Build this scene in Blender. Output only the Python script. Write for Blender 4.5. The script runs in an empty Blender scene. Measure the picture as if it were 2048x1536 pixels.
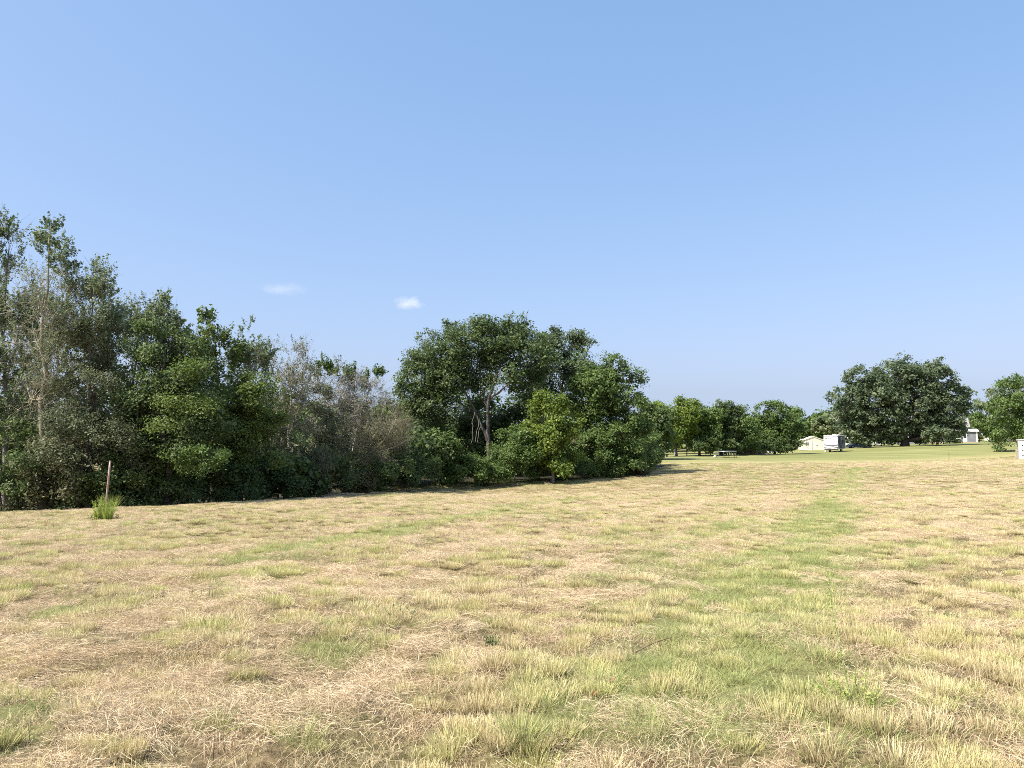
import bpy, math
import numpy as np

# ------------------------------------------------------------------ camera, sky, sun, exposure
SC = bpy.context.scene
COL = SC.collection
EYE = 1.6                                   # camera height above the ground it stands on
FPX = 1538.0                                # focal length in pixels of the 2048 px photograph
PITCH = math.atan((870 - 768) / FPX)
cam = bpy.data.cameras.new('camera')
cam.sensor_width = 36.0
cam.lens = 36.0 * FPX / 2048.0
cam.clip_start = 0.05
cam.clip_end = 30000
cam_ob = bpy.data.objects.new('camera', cam)
cam_ob.location = (0, 0, EYE)
cam_ob.rotation_euler = (math.pi / 2 + PITCH, 0, 0)
COL.objects.link(cam_ob)
SC.camera = cam_ob

SUN_EL, SUN_ROT = math.radians(50), math.radians(-117)
wd = bpy.data.worlds.new('World'); SC.world = wd; wd.use_nodes = True
wn = wd.node_tree
sky = wn.nodes.new('ShaderNodeTexSky'); sky.sky_type = 'NISHITA'; sky.sun_disc = False
sky.sun_elevation = SUN_EL; sky.sun_rotation = SUN_ROT
sky.altitude = 0; sky.air_density = 1.0; sky.dust_density = 2.4; sky.ozone_density = 1.5
# hazy summer sky: flatter from horizon to zenith, paler low down
tcw = wn.nodes.new('ShaderNodeTexCoord'); sxyz = wn.nodes.new('ShaderNodeSeparateXYZ'); cxyz = wn.nodes.new('ShaderNodeCombineXYZ')
zz = wn.nodes.new('ShaderNodeMath'); zz.operation = 'MAXIMUM'; zz.inputs[1].default_value = 0.055
wn.links.new(tcw.outputs['Generated'], sxyz.inputs[0]); wn.links.new(sxyz.outputs['Z'], zz.inputs[0])
wn.links.new(sxyz.outputs['X'], cxyz.inputs['X']); wn.links.new(sxyz.outputs['Y'], cxyz.inputs['Y']); wn.links.new(zz.outputs[0], cxyz.inputs['Z'])
wn.links.new(cxyz.outputs[0], sky.inputs['Vector'])
sep = wn.nodes.new('ShaderNodeSeparateColor'); com = wn.nodes.new('ShaderNodeCombineColor')
wn.links.new(sky.outputs[0], sep.inputs[0])
for k_, (g_, m_) in enumerate(((.70, .915), (.49, 1.30), (.40, 1.925))):
    pw = wn.nodes.new('ShaderNodeMath'); pw.operation = 'POWER'; pw.inputs[1].default_value = g_
    ml = wn.nodes.new('ShaderNodeMath'); ml.operation = 'MULTIPLY'; ml.inputs[1].default_value = m_
    wn.links.new(sep.outputs[k_], pw.inputs[0]); wn.links.new(pw.outputs[0], ml.inputs[0]); wn.links.new(ml.outputs[0], com.inputs[k_])
wn.links.new(com.outputs[0], wn.nodes['Background'].inputs[0])
wn.nodes['Background'].inputs[1].default_value = 0.15

sun = bpy.data.lights.new('sun', 'SUN'); sun.energy = 4.8; sun.angle = math.radians(0.5); sun.color = (1.0, 0.955, 0.88)
sun_ob = bpy.data.objects.new('sun', sun)
COL.objects.link(sun_ob)
from mathutils import Vector
_d = Vector((math.sin(SUN_ROT) * math.cos(SUN_EL), math.cos(SUN_ROT) * math.cos(SUN_EL), math.sin(SUN_EL)))
sun_ob.rotation_euler = _d.to_track_quat('Z', 'Y').to_euler()

vs = SC.view_settings
vs.view_transform = 'Standard'; vs.look = 'None'; vs.gamma = 1.0; vs.use_curve_mapping = False
vs.exposure = 0.9
SC.render.engine = 'CYCLES'
cy = SC.cycles
cy.max_bounces = 6; cy.diffuse_bounces = 4; cy.glossy_bounces = 2; cy.transmission_bounces = 3
cy.transparent_max_bounces = 6; cy.volume_bounces = 2
cy.use_denoising = False
cy.denoiser = 'OPENIMAGEDENOISE'
cy.denoising_prefilter = 'ACCURATE'
cy.sample_clamp_indirect = 6.0
cy.filter_width = 0.95

# ------------------------------------------------------------------ helpers
CP, SP = math.cos(PITCH), math.sin(PITCH)
UP = np.array([0, 0, 1.0])


def ray(u, v):
    dx = (np.asarray(u, float) - 1024) / FPX
    dz = -(np.asarray(v, float) - 768) / FPX
    fwd = CP - dz * SP
    return dx / fwd, (SP + dz * CP) / fwd


def P(u, v, D):
    """the point at depth D (metres along +Y) in the direction of picture column u, row v"""
    a, b = ray(u, v)
    return np.array([a * D, D, EYE + b * D])


def nrm(a):
    return a / np.maximum(np.linalg.norm(a, axis=-1, keepdims=True), 1e-9)


def hash2(ix, iy, seed):
    h = (ix.astype(np.int64) * 374761393 + iy.astype(np.int64) * 668265263 + seed * 1442695041) & 0x7fffffff
    h = ((h ^ (h >> 13)) * 1274126177) & 0x7fffffff
    return ((h ^ (h >> 16)) & 0xffff) / 65535.0


def vnoise(x, y, seed=0):
    x = np.asarray(x, float); y = np.asarray(y, float)
    ix = np.floor(x); iy = np.floor(y)
    fx = x - ix; fy = y - iy
    fx = fx * fx * (3 - 2 * fx); fy = fy * fy * (3 - 2 * fy)
    ix = ix.astype(np.int64); iy = iy.astype(np.int64)
    a = hash2(ix, iy, seed); b = hash2(ix + 1, iy, seed); c = hash2(ix, iy + 1, seed); d = hash2(ix + 1, iy + 1, seed)
    return (a * (1 - fx) + b * fx) * (1 - fy) + (c * (1 - fx) + d * fx) * fy


def fbm(x, y, seed=0, o=3):
    s = 0; a = .5; t = 0
    for k in range(o):
        s = s + a * vnoise(x * 2 ** k, y * 2 ** k, seed + k); t += a; a *= .5
    return s / t


def sstep(a, b, x):
    t = np.clip((x - a) / (b - a), 0, 1)
    return t * t * (3 - 2 * t)


def mesh_np(name, verts, faces, attrs=None, smooth=False, mats=()):
    """verts (N,3); faces: list of (M,k) index arrays"""
    me = bpy.data.meshes.new(name)
    verts = np.ascontiguousarray(verts, np.float32)
    if not isinstance(faces, (list, tuple)):
        faces = [faces]
    faces = [f for f in faces if len(f)]
    loops = np.concatenate([f.ravel() for f in faces]).astype(np.int32)
    sizes = np.concatenate([np.full(len(f), f.shape[1], np.int32) for f in faces])
    starts = np.concatenate([[0], np.cumsum(sizes)[:-1]]).astype(np.int32)
    me.vertices.add(len(verts)); me.vertices.foreach_set('co', verts.ravel())
    me.loops.add(len(loops)); me.loops.foreach_set('vertex_index', loops)
    me.polygons.add(len(sizes)); me.polygons.foreach_set('loop_start', starts)
    if smooth:
        me.polygons.foreach_set('use_smooth', np.ones(len(sizes), bool))
    me.update(calc_edges=True)
    for k, (dom, arr) in (attrs or {}).items():
        at = me.attributes.new(k, 'FLOAT', dom)
        at.data.foreach_set('value', np.ascontiguousarray(arr, np.float32))
    for m in mats:
        me.materials.append(m)
    return me


def link(name, data, parent=None, loc=None, label=None, cat=None, group=None, kind=None, rotz=0):
    o = bpy.data.objects.new(name, data)
    COL.objects.link(o)
    if parent is not None:
        o.parent = parent
    if loc is not None:
        o.location = loc
    if rotz:
        o.rotation_euler = (0, 0, rotz)
    if label: o['label'] = label
    if cat: o['category'] = cat
    if group: o['group'] = group
    if kind: o['kind'] = kind
    return o


# ------------------------------------------------------------------ materials
def mat(name, col=(.5, .5, .5), rough=.7, metal=0.0, spec=.3):
    m = bpy.data.materials.new(name); m.use_nodes = True
    b = m.node_tree.nodes['Principled BSDF']
    b.inputs['Base Color'].default_value = (*col, 1); b.inputs['Roughness'].default_value = rough
    b.inputs['Metallic'].default_value = metal; b.inputs['Specular IOR Level'].default_value = spec
    return m


def noisy(name, c1, c2, scale=3.0, rough=.8, bump=.0, spec=.2, detail=5.0, metal=0.0):
    """two-tone procedural surface"""
    m = mat(name, c1, rough, metal, spec); nt = m.node_tree; b = nt.nodes['Principled BSDF']
    tc = nt.nodes.new('ShaderNodeTexCoord')
    n = nt.nodes.new('ShaderNodeTexNoise'); n.inputs['Scale'].default_value = scale; n.inputs['Detail'].default_value = detail
    nt.links.new(tc.outputs['Object'], n.inputs['Vector'])
    r = nt.nodes.new('ShaderNodeValToRGB')
    r.color_ramp.elements[0].position = .35; r.color_ramp.elements[1].position = .65
    r.color_ramp.elements[0].color = (*c1, 1); r.color_ramp.elements[1].color = (*c2, 1)
    nt.links.new(n.outputs['Fac'], r.inputs['Fac']); nt.links.new(r.outputs['Color'], b.inputs['Base Color'])
    if bump:
        bp = nt.nodes.new('ShaderNodeBump'); bp.inputs['Strength'].default_value = bump; bp.inputs['Distance'].default_value = .02
        nt.links.new(n.outputs['Fac'], bp.inputs['Height']); nt.links.new(bp.outputs['Normal'], b.inputs['Normal'])
    return m


def leaf_mat(name, c_dark, c_mid, c_light, trans=.28, rough=.55, spec=.25):
    m = bpy.data.materials.new(name); m.use_nodes = True
    nt = m.node_tree; b = nt.nodes['Principled BSDF']; out = nt.nodes['Material Output']
    at = nt.nodes.new('ShaderNodeAttribute'); at.attribute_name = 'tint'
    r = nt.nodes.new('ShaderNodeValToRGB'); e = r.color_ramp.elements
    e[0].position = 0.0; e[0].color = (*c_dark, 1); e[1].position = 1.0; e[1].color = (*c_light, 1)
    k = e.new(.5); k.color = (*c_mid, 1)
    nt.links.new(at.outputs['Fac'], r.inputs['Fac'])
    nt.links.new(r.outputs['Color'], b.inputs['Base Color'])
    b.inputs['Roughness'].default_value = rough; b.inputs['Specular IOR Level'].default_value = spec
    t = nt.nodes.new('ShaderNodeBsdfTranslucent')
    hs = nt.nodes.new('ShaderNodeHueSaturation'); hs.inputs['Value'].default_value = 1.5; hs.inputs['Saturation'].default_value = 1.1
    nt.links.new(r.outputs['Color'], hs.inputs['Color']); nt.links.new(hs.outputs['Color'], t.inputs['Color'])
    mx = nt.nodes.new('ShaderNodeMixShader'); mx.inputs[0].default_value = trans
    nt.links.new(b.outputs[0], mx.inputs[1]); nt.links.new(t.outputs[0], mx.inputs[2]); nt.links.new(mx.outputs[0], out.inputs['Surface'])
    return m


LEAF = {
    'dark': leaf_mat('leaf_dark_green', (0.051, 0.079, 0.028), (0.096, 0.138, 0.047), (0.175, 0.226, 0.079), .3),
    'blue': leaf_mat('leaf_blue_green', (0.062, 0.090, 0.047), (0.111, 0.149, 0.077), (0.192, 0.235, 0.124), .3),
    'mid': leaf_mat('leaf_mid_green', (0.062, 0.099, 0.029), (0.107, 0.164, 0.045), (0.186, 0.249, 0.073)),
    'lime': leaf_mat('leaf_lime_green', (.080, .125, .028), (.155, .215, .040), (.250, .305, .065), .32),
    'sage': leaf_mat('leaf_sage_green', (.066, .080, .040), (.118, .136, .068), (.195, .215, .115), .27),
    'spring': leaf_mat('leaf_spring_green', (.075, .115, .030), (.130, .180, .046), (.210, .255, .075), .3),
    'grey': leaf_mat('leaf_grey_green', (.095, .128, .058), (.165, .205, .095), (.265, .310, .160), .3, .5, .3),
    'olive': leaf_mat('leaf_olive', (0.079, 0.088, 0.038), (0.141, 0.141, 0.068), (0.226, 0.209, 0.113), .25),
    'brown': leaf_mat('leaf_brown_grey', (.120, .132, .072), (.200, .210, .122), (.310, .318, .195), .25),
    'yellow': leaf_mat('leaf_yellow_green', (0.102, 0.136, 0.034), (0.169, 0.198, 0.051), (0.260, 0.266, 0.079), .3),
}
BARK_GREY = noisy('bark_grey', (.20, .18, .155), (.34, .31, .27), 6, .9, .4)
BARK_MID = noisy('bark_mid', (.07, .06, .05), (.14, .122, .10), 6, .9, .4)
BARK_DARK = noisy('bark_dark', (.055, .045, .036), (.12, .10, .08), 6, .9, .4)
BARK_PALE = noisy('bark_pale', (.36, .33, .28), (.52, .48, .41), 6, .9, .4)
BARK_TWIG = noisy('bark_twig_grey', (.27, .24, .17), (.42, .38, .285), 3, .9, .0)

# ------------------------------------------------------------------ lie of the land (thin-plate spline through known spots)
_ctl = [(0, 0, 0), (0, -30, 1.0), (-30, -30, .6), (30, -30, 1.2), (-3, 4, -.06), (3, 4, -.04), (0, 8, -.22), (7, 10, -.25), (-7, 10, -.42)]
for (u, v, D) in [(208, 1040, 26), (0, 1030, 35), (400, 1011, 42), (640, 990, 50), (900, 965, 61), (1290, 950, 69),
                  (1290, 932, 84), (1452, 917, 115), (1320, 916, 104), (1665, 905, 142), (1625, 901, 165), (1810, 893, 165), (1755, 893.5, 185),
                  (1925, 886, 193), (2030, 919, 108), (1420, 910, 128), (1700, 924, 101), (1500, 911, 126), (1975, 885, 205)]:
    p = P(u, v, D); _ctl.append((p[0], p[1], p[2]))
_ctl += [(-30, 41, -3.0), (-18, 47, -2.9), (-4, 60, -2.75), (-60, 60, -4.2), (-20, 90, -4.0), (30, 140, -2.6), (60, 200, -1.8), (140, 150, .2), (200, 260, .5),
         (60, 40, -.6), (35, 30, -.6), (70, 80, -1.0), (-60, 10, -.8), (-100, 150, -5), (0, 260, -4), (-45, 30, -2.6)]
_C = np.array(_ctl, float)


def _tps(r2):
    return np.where(r2 > 1e-9, .5 * r2 * np.log(np.maximum(r2, 1e-9)), 0)


_n = len(_C)
_K = _tps(((_C[:, None, :2] - _C[None, :, :2]) ** 2).sum(-1)) + np.eye(_n) * 6.0
_Pm = np.c_[np.ones(_n), _C[:, :2]]
_sol = np.linalg.solve(np.block([[_K, _Pm], [_Pm.T, np.zeros((3, 3))]]), np.r_[_C[:, 2], 0, 0, 0])


def gz0(x, y):
    x = np.asarray(x, float); y = np.asarray(y, float)
    sh = x.shape; q = np.c_[x.ravel(), y.ravel()]
    r = np.hypot(q[:, 0], q[:, 1]); s = np.minimum(1, 330 / np.maximum(r, 1e-6)); q2 = q * s[:, None]
    out = np.empty(len(q))
    for i in range(0, len(q), 100000):
        a = q2[i:i + 100000]
        out[i:i + 100000] = _tps(((a[:, None] - _C[None, :, :2]) ** 2).sum(-1)) @ _sol[:_n] + _sol[_n] + a @ _sol[_n + 1:]
    out = out * sstep(6000, 330, r) + (-2.0) * (1 - sstep(6000, 330, r))
    return out.reshape(sh)


def relief(x, y):
    """tussocks and hollows of the mown field"""
    r = np.hypot(x, y)
    a = (fbm(x * .9, y * .9, 3, 3) - .5) * .18 + (fbm(x * 3.1, y * 3.1, 9, 2) - .5) * .13
    return a * sstep(120, 30, r)


def gz(x, y):
    return gz0(x, y) + relief(np.asarray(x, float), np.asarray(y, float))


def G(u, v):
    """where the view through picture point u,v meets the ground"""
    a, b = ray(u, v)
    D = 1.0; step = .25
    while D < 400:
        if EYE + b * D < gz0(np.array(a * D), np.array(D)):
            break
        step = max(.1, D * .01); D += step
    lo, hi = D - step, D
    for _ in range(12):
        m = (lo + hi) / 2
        if EYE + b * m < gz0(np.array(a * m), np.array(m)): hi = m
        else: lo = m
    return np.array([a * hi, hi])


def ground_at(u, D):
    a, _ = ray(u, 870)
    x = float(a * D)
    return np.array([x, D, float(gz0(np.array(x), np.array(float(D))))])


# green (unmown-looking, still growing) bands and patches of the field, in metres on the ground
def _poly(pts, n=14):
    pts = [G(*p) for p in pts]; out = []
    for a, b in zip(pts[:-1], pts[1:]):
        for t in np.linspace(0, 1, n, endpoint=False): out.append(a + (b - a) * t)
    return np.array(out + [pts[-1]])


_bands = [(_poly([(500, 1118), (620, 1092), (760, 1070), (900, 1040), (1010, 1018), (1180, 997)]), .55, 1.0),
          (_poly([(1330, 1400), (1420, 1280), (1500, 1200), (1570, 1130), (1630, 1050), (1670, 1000), (1700, 960), (1722, 935)]), .85, 1.0),
          (_poly([(1180, 1210), (1230, 1200)]), .16, 1.2),
          (_poly([(1250, 1160), (1400, 1090), (1500, 1040)]), .6, .6),
          (_poly([(1080, 1500), (1180, 1440), (1280, 1470)]), .3, .8), (_poly([(1640, 1420), (1740, 1400)]), .3, .8),
          (_poly([(820, 978), (1000, 968), (1180, 962)]), 2.2, .55), (_poly([(640, 1320), (690, 1300)]), .2, .8),
          (_poly([(100, 1235), (170, 1215)]), .25, .7), (_poly([(0, 1500), (30, 1440)]), .22, .9), (_poly([(0, 1060), (250, 1055)]), 1.2, .35),
          (_poly([(1750, 1140), (1900, 1120)]), .45, .5), (_poly([(1180, 935), (1500, 940), (2040, 950)]), 4, .35)]


def green_mask(x, y):
    x = np.asarray(x, float); y = np.asarray(y, float)
    m = np.zeros(x.shape)
    wob = (fbm(x * .6, y * .6, 21, 3) - .5) * 1.6
    for pts, w, s in _bands:
        d2 = np.full(x.shape, 1e9)
        for p in pts: d2 = np.minimum(d2, (x - p[0]) ** 2 + (y - p[1]) ** 2)
        m = np.maximum(m, s * sstep(1.7, .4, np.sqrt(d2) / w + wob))
    m = np.maximum(m, .45 * sstep(.58, .74, fbm(x * .55 + 7, y * .4, 33, 3)))
    ly = np.interp(x, _lawn_edge[:, 0], _lawn_edge[:, 1])
    m = np.maximum(m, np.where(x > 4, .5 * sstep(12, -1, ly - y), 0))
    return m


_ra, _rb = G(1330, 1400), G(1700, 960)
_rd = (_rb - _ra) / np.linalg.norm(_rb - _ra)


def straw_mask(x, y):
    """straw lies in swaths left by the mower, broken up"""
    q = (np.asarray(x) - _ra[0]) * _rd[1] - (np.asarray(y) - _ra[1]) * _rd[0]
    q = q + (fbm(np.asarray(x) * .25, np.asarray(y) * .25, 61, 2) - .5) * 1.6
    return sstep(.42, .62, fbm(np.asarray(x) * .6 + 3, np.asarray(y) * .4 + 1, 55, 3) + 0.19 * np.sin(q * 2 * math.pi / 2.9))


# edge between stubble field and mown lawn, edge of the field along the trees
_lawn_edge = np.array([G(*p) for p in [(1200, 936), (1290, 933), (1400, 927), (1550, 927), (1700, 924.5), (1850, 921), (1980, 915.5)]])
_lawn_edge = np.vstack([_lawn_edge, _lawn_edge[-1] + (_lawn_edge[-1] - _lawn_edge[-2]) * 6])
_tree_edge = np.array([[-70, 22], [-45, 29]] + [list(P(u, v, D)[:2]) for (u, v, D) in [(0, 1030, 36.5), (400, 1011, 43), (640, 990, 51), (900, 965, 62), (1290, 950, 70), (1330, 930, 84)]])


def lawn_y(x):
    return np.interp(x, _lawn_edge[:, 0], _lawn_edge[:, 1])


def tree_y(x):
    return np.interp(x, _tree_edge[:, 0], _tree_edge[:, 1], right=1e4)


# ------------------------------------------------------------------ ground sheets
def ground_mat():
    m = bpy.data.materials.new('stubble_field'); m.use_nodes = True
    nt = m.node_tree; N = nt.nodes; L = nt.links; b = N['Principled BSDF']
    b.inputs['Roughness'].default_value = .9; b.inputs['Specular IOR Level'].default_value = .1
    tc = N.new('ShaderNodeTexCoord')

    def noise(scale, detail=5, rough=.6, dist=0):
        n = N.new('ShaderNodeTexNoise'); n.inputs['Scale'].default_value = scale; n.inputs['Detail'].default_value = detail
        n.inputs['Roughness'].default_value = rough; n.inputs['Distortion'].default_value = dist
        L.new(tc.outputs['Object'], n.inputs['Vector']); return n

    def ramp(src, stops):
        r = N.new('ShaderNodeValToRGB'); e = r.color_ramp.elements
        e[0].position, e[0].color = stops[0][0], (*stops[0][1], 1)
        e[1].position, e[1].color = stops[-1][0], (*stops[-1][1], 1)
        for p, c in stops[1:-1]:
            k = e.new(p); k.color = (*c, 1)
        L.new(src, r.inputs['Fac']); return r

    fine = noise(14, 8, .75)
    mid = noise(1.3, 6, .65, .6)
    dry = ramp(fine.outputs['Fac'], [(.25, (.06, .043, .023)), (.45, (.18, .13, .068)), (.6, (.36, .275, .15)), (.8, (.58, .47, .28))])
    pale = ramp(fine.outputs['Fac'], [(.25, (.055, .045, .02)), (.45, (.16, .135, .058)), (.6, (.33, .28, .13)), (.8, (.55, .48, .25))])
    green = ramp(fine.outputs['Fac'], [(.25, (.10, .10, .04)), (.5, (.26, .265, .10)), (.8, (.43, .42, .19))])
    mx = N.new('ShaderNodeMixRGB'); rr = ramp(mid.outputs['Fac'], [(.4, (0, 0, 0)), (.6, (1, 1, 1))])
    L.new(rr.outputs['Color'], mx.inputs['Fac']); L.new(dry.outputs['Color'], mx.inputs[1]); L.new(pale.outputs['Color'], mx.inputs[2])
    at = N.new('ShaderNodeAttribute'); at.attribute_name = 'green'
    mx2 = N.new('ShaderNodeMixRGB'); L.new(at.outputs['Fac'], mx2.inputs['Fac'])
    L.new(mx.outputs['Color'], mx2.inputs[1]); L.new(green.outputs['Color'], mx2.inputs[2])
    L.new(mx2.outputs['Color'], b.inputs['Base Color'])
    bp = N.new('ShaderNodeBump'); bp.inputs['Strength'].default_value = .9; bp.inputs['Distance'].default_value = .06
    L.new(fine.outputs['Fac'], bp.inputs['Height']); L.new(bp.outputs['Normal'], b.inputs['Normal'])
    return m


def lawn_mat():
    m = bpy.data.materials.new('mown_lawn'); m.use_nodes = True
    nt = m.node_tree; N = nt.nodes; L = nt.links; b = N['Principled BSDF']
    b.inputs['Roughness'].default_value = .9; b.inputs['Specular IOR Level'].default_value = .1
    tc = N.new('ShaderNodeTexCoord')
    mp = N.new('ShaderNodeMapping'); mp.inputs['Scale'].default_value = (.06, .5, .3); mp.inputs['Rotation'].default_value = (0, 0, -.25)
    L.new(tc.outputs['Object'], mp.inputs['Vector'])
    n1 = N.new('ShaderNodeTexNoise'); n1.inputs['Scale'].default_value = 1.0; n1.inputs['Detail'].default_value = 5; L.new(mp.outputs[0], n1.inputs['Vector'])
    n2 = N.new('ShaderNodeTexNoise'); n2.inputs['Scale'].default_value = 5.0; n2.inputs['Detail'].default_value = 6; n2.inputs['Roughness'].default_value = .7
    L.new(tc.outputs['Object'], n2.inputs['Vector'])
    r = N.new('ShaderNodeValToRGB'); e = r.color_ramp.elements
    e[0].position = .3; e[0].color = (.165, .178, .066, 1); e[1].position = .72; e[1].color = (.345, .325, .145, 1)
    k = e.new(.5); k.color = (.235, .243, .092, 1)
    L.new(n1.outputs['Fac'], r.inputs['Fac'])
    r2 = N.new('ShaderNodeValToRGB'); e = r2.color_ramp.elements
    e[0].position = .3; e[0].color = (.55, .55, .55, 1); e[1].position = .7; e[1].color = (1.2, 1.2, 1.1, 1)
    L.new(n2.outputs['Fac'], r2.inputs['Fac'])
    mu = N.new('ShaderNodeMixRGB'); mu.blend_type = 'MULTIPLY'; mu.inputs['Fac'].default_value = .7
    at = N.new('ShaderNodeAttribute'); at.attribute_name = 'dry'
    dm_ = N.new('ShaderNodeMath'); dm_.operation = 'MULTIPLY_ADD'; dm_.inputs[1].default_value = 1.6; dm_.inputs[2].default_value = -.8; L.new(n2.outputs['Fac'], dm_.inputs[0])
    da = N.new('ShaderNodeMath'); da.operation = 'ADD'; da.use_clamp = True; L.new(dm_.outputs[0], da.inputs[0]); L.new(at.outputs['Fac'], da.inputs[1])
    dl = N.new('ShaderNodeMath'); dl.operation = 'MULTIPLY'; L.new(da.outputs[0], dl.inputs[0]); L.new(at.outputs['Fac'], dl.inputs[1])
    dx_ = N.new('ShaderNodeMixRGB'); dx_.inputs[2].default_value = (.37, .325, .15, 1); L.new(dl.outputs[0], dx_.inputs['Fac']); L.new(r.outputs['Color'], dx_.inputs[1])
    L.new(dx_.outputs['Color'], mu.inputs[1]); L.new(r2.outputs['Color'], mu.inputs[2]); L.new(mu.outputs['Color'], b.inputs['Base Color'])
    bp = N.new('ShaderNodeBump'); bp.inputs['Strength'].default_value = .6; bp.inputs['Distance'].default_value = .05
    L.new(n2.outputs['Fac'], bp.inputs['Height']); L.new(bp.outputs['Normal'], b.inputs['Normal'])
    return m


ang = np.unique(np.r_[np.arange(-180, -46, 4.0), np.arange(-46, 46, .3), np.arange(46, 181, 4.0)]) * math.pi / 180
ang = ang[:-1] if abs(ang[-1] - math.pi) < .02 else ang
rad = [.0]
r_ = .8
while r_ < 12000:
    rad.append(r_); r_ *= 1.0125 if r_ < 260 else 1.12
rad = np.array(rad[1:])
AA, RR = np.meshgrid(ang, rad, indexing='ij')
gx, gy = RR * np.sin(AA), RR * np.cos(AA)
gzv = gz(gx, gy)
na, nr = AA.shape
gv = np.c_[gx.ravel(), gy.ravel(), gzv.ravel()]
gv = np.vstack([gv, [[0, 0, float(gz(np.array([0.]), np.array([0.]))[0])]]])
ii, jj = np.meshgrid(np.arange(na), np.arange(nr - 1), indexing='ij')
i2 = (ii + 1) % na
quads = np.stack([ii * nr + jj, ii * nr + jj + 1, i2 * nr + jj + 1, i2 * nr + jj], -1).reshape(-1, 4)
fan = np.stack([np.arange(na) * nr, ((np.arange(na) + 1) % na) * nr, np.full(na, na * nr)], -1)
gm = np.zeros(len(gv))
sel = np.hypot(gv[:, 0], gv[:, 1]) < 140
gm[sel] = np.clip(green_mask(gv[sel, 0], gv[sel, 1]), 0, 1)
me = mesh_np('field', gv, [quads[:, ::-1], fan], {'green': ('POINT', gm)}, True, [ground_mat()])
link('field', me, kind='structure', label='stubble hay field of cut straw sloping down to the trees', )

# lawn: a sheet 2 cm above the ground, its near border following the edge of the stubble
lx = np.r_[np.linspace(6, 110, 210), np.linspace(112, 420, 60)]
lt = np.linspace(0, 1, 130) ** 1.7
LX, LT = np.meshgrid(lx, lt, indexing='ij')
ledge = lawn_y(LX) + (fbm(LX * .12, LX * 0, 71, 4) - .5) * 4
LY = ledge + LT * (380 - ledge)
lv = np.c_[LX.ravel(), LY.ravel(), (gz(LX, LY) + .03 + .05 * sstep(0, .02, LT)).ravel()]
a_, b_ = np.meshgrid(np.arange(len(lx) - 1), np.arange(len(lt) - 1), indexing='ij')
n2 = len(lt)
lq = np.stack([a_ * n2 + b_, (a_ + 1) * n2 + b_, (a_ + 1) * n2 + b_ + 1, a_ * n2 + b_ + 1], -1).reshape(-1, 4)
link('lawn', mesh_np('lawn', lv, lq, {'dry': ('POINT', sstep(13, 0, LY - ledge).ravel())}, True, [lawn_mat()]), kind='structure', label='mown green lawn rising to the house beyond the stubble')


# ------------------------------------------------------------------ grass scattered on the field
def blades(rng, base, direc, length, width, bend, segs=2):
    """thin bent strips; returns verts, quads(3 verts tri tip) arrays and a root-to-tip value"""
    n = len(base)
    side = nrm(np.cross(direc, nrm(rng.normal(size=(n, 3)))))
    ts = np.linspace(0, 1, segs + 1)
    V = []; T = []
    for t in ts:
        c = base + direc * (length * t)[:, None] + bend * (t * t)
        w = width * (1 - .75 * t)
        V += [c - side * (w / 2)[:, None], c + side * (w / 2)[:, None]]
        T += [np.full(n, t), np.full(n, t)]
    V = np.stack(V, 1); T = np.stack(T, 1)
    k = 2 * (segs + 1)
    off = (np.arange(n) * k)[:, None]
    F = np.concatenate([off + np.array([2 * s, 2 * s + 1, 2 * s + 3, 2 * s + 2])[None] for s in range(segs)], 0)
    return V.reshape(-1, 3), F, T.ravel()


def join(parts):
    vs_, fs, ts, rs = [], [], [], []
    o = 0
    for v, f, t, rr in parts:
        vs_.append(v); fs.append(f + o); ts.append(t); rs.append(rr); o += len(v)
    return np.vstack(vs_), np.vstack(fs), np.concatenate(ts), np.concatenate(rs)


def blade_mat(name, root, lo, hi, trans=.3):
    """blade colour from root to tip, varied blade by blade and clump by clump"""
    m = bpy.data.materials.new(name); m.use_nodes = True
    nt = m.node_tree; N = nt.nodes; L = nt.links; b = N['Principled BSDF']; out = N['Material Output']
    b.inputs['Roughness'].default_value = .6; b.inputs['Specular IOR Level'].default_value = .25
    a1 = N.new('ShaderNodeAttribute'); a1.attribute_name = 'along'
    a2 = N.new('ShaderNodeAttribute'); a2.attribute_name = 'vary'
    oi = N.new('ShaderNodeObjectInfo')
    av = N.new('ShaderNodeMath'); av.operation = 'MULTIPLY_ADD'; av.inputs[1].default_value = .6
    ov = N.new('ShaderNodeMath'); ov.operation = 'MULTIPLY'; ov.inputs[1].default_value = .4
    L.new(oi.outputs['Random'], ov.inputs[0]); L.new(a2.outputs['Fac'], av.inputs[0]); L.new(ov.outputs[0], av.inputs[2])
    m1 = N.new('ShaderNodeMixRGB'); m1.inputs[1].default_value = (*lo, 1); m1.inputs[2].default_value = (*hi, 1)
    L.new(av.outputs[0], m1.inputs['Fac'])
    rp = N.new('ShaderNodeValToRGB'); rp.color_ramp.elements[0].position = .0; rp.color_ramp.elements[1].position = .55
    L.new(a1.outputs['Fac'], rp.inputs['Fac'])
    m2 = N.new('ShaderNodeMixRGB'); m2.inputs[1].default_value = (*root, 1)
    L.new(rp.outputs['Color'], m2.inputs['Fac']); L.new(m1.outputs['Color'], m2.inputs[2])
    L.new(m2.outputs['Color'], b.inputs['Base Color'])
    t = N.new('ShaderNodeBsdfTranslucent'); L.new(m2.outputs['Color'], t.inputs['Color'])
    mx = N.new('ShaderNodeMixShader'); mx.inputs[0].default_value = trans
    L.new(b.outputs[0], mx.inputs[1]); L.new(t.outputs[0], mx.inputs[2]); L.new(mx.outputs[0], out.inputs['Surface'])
    return m


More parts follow.
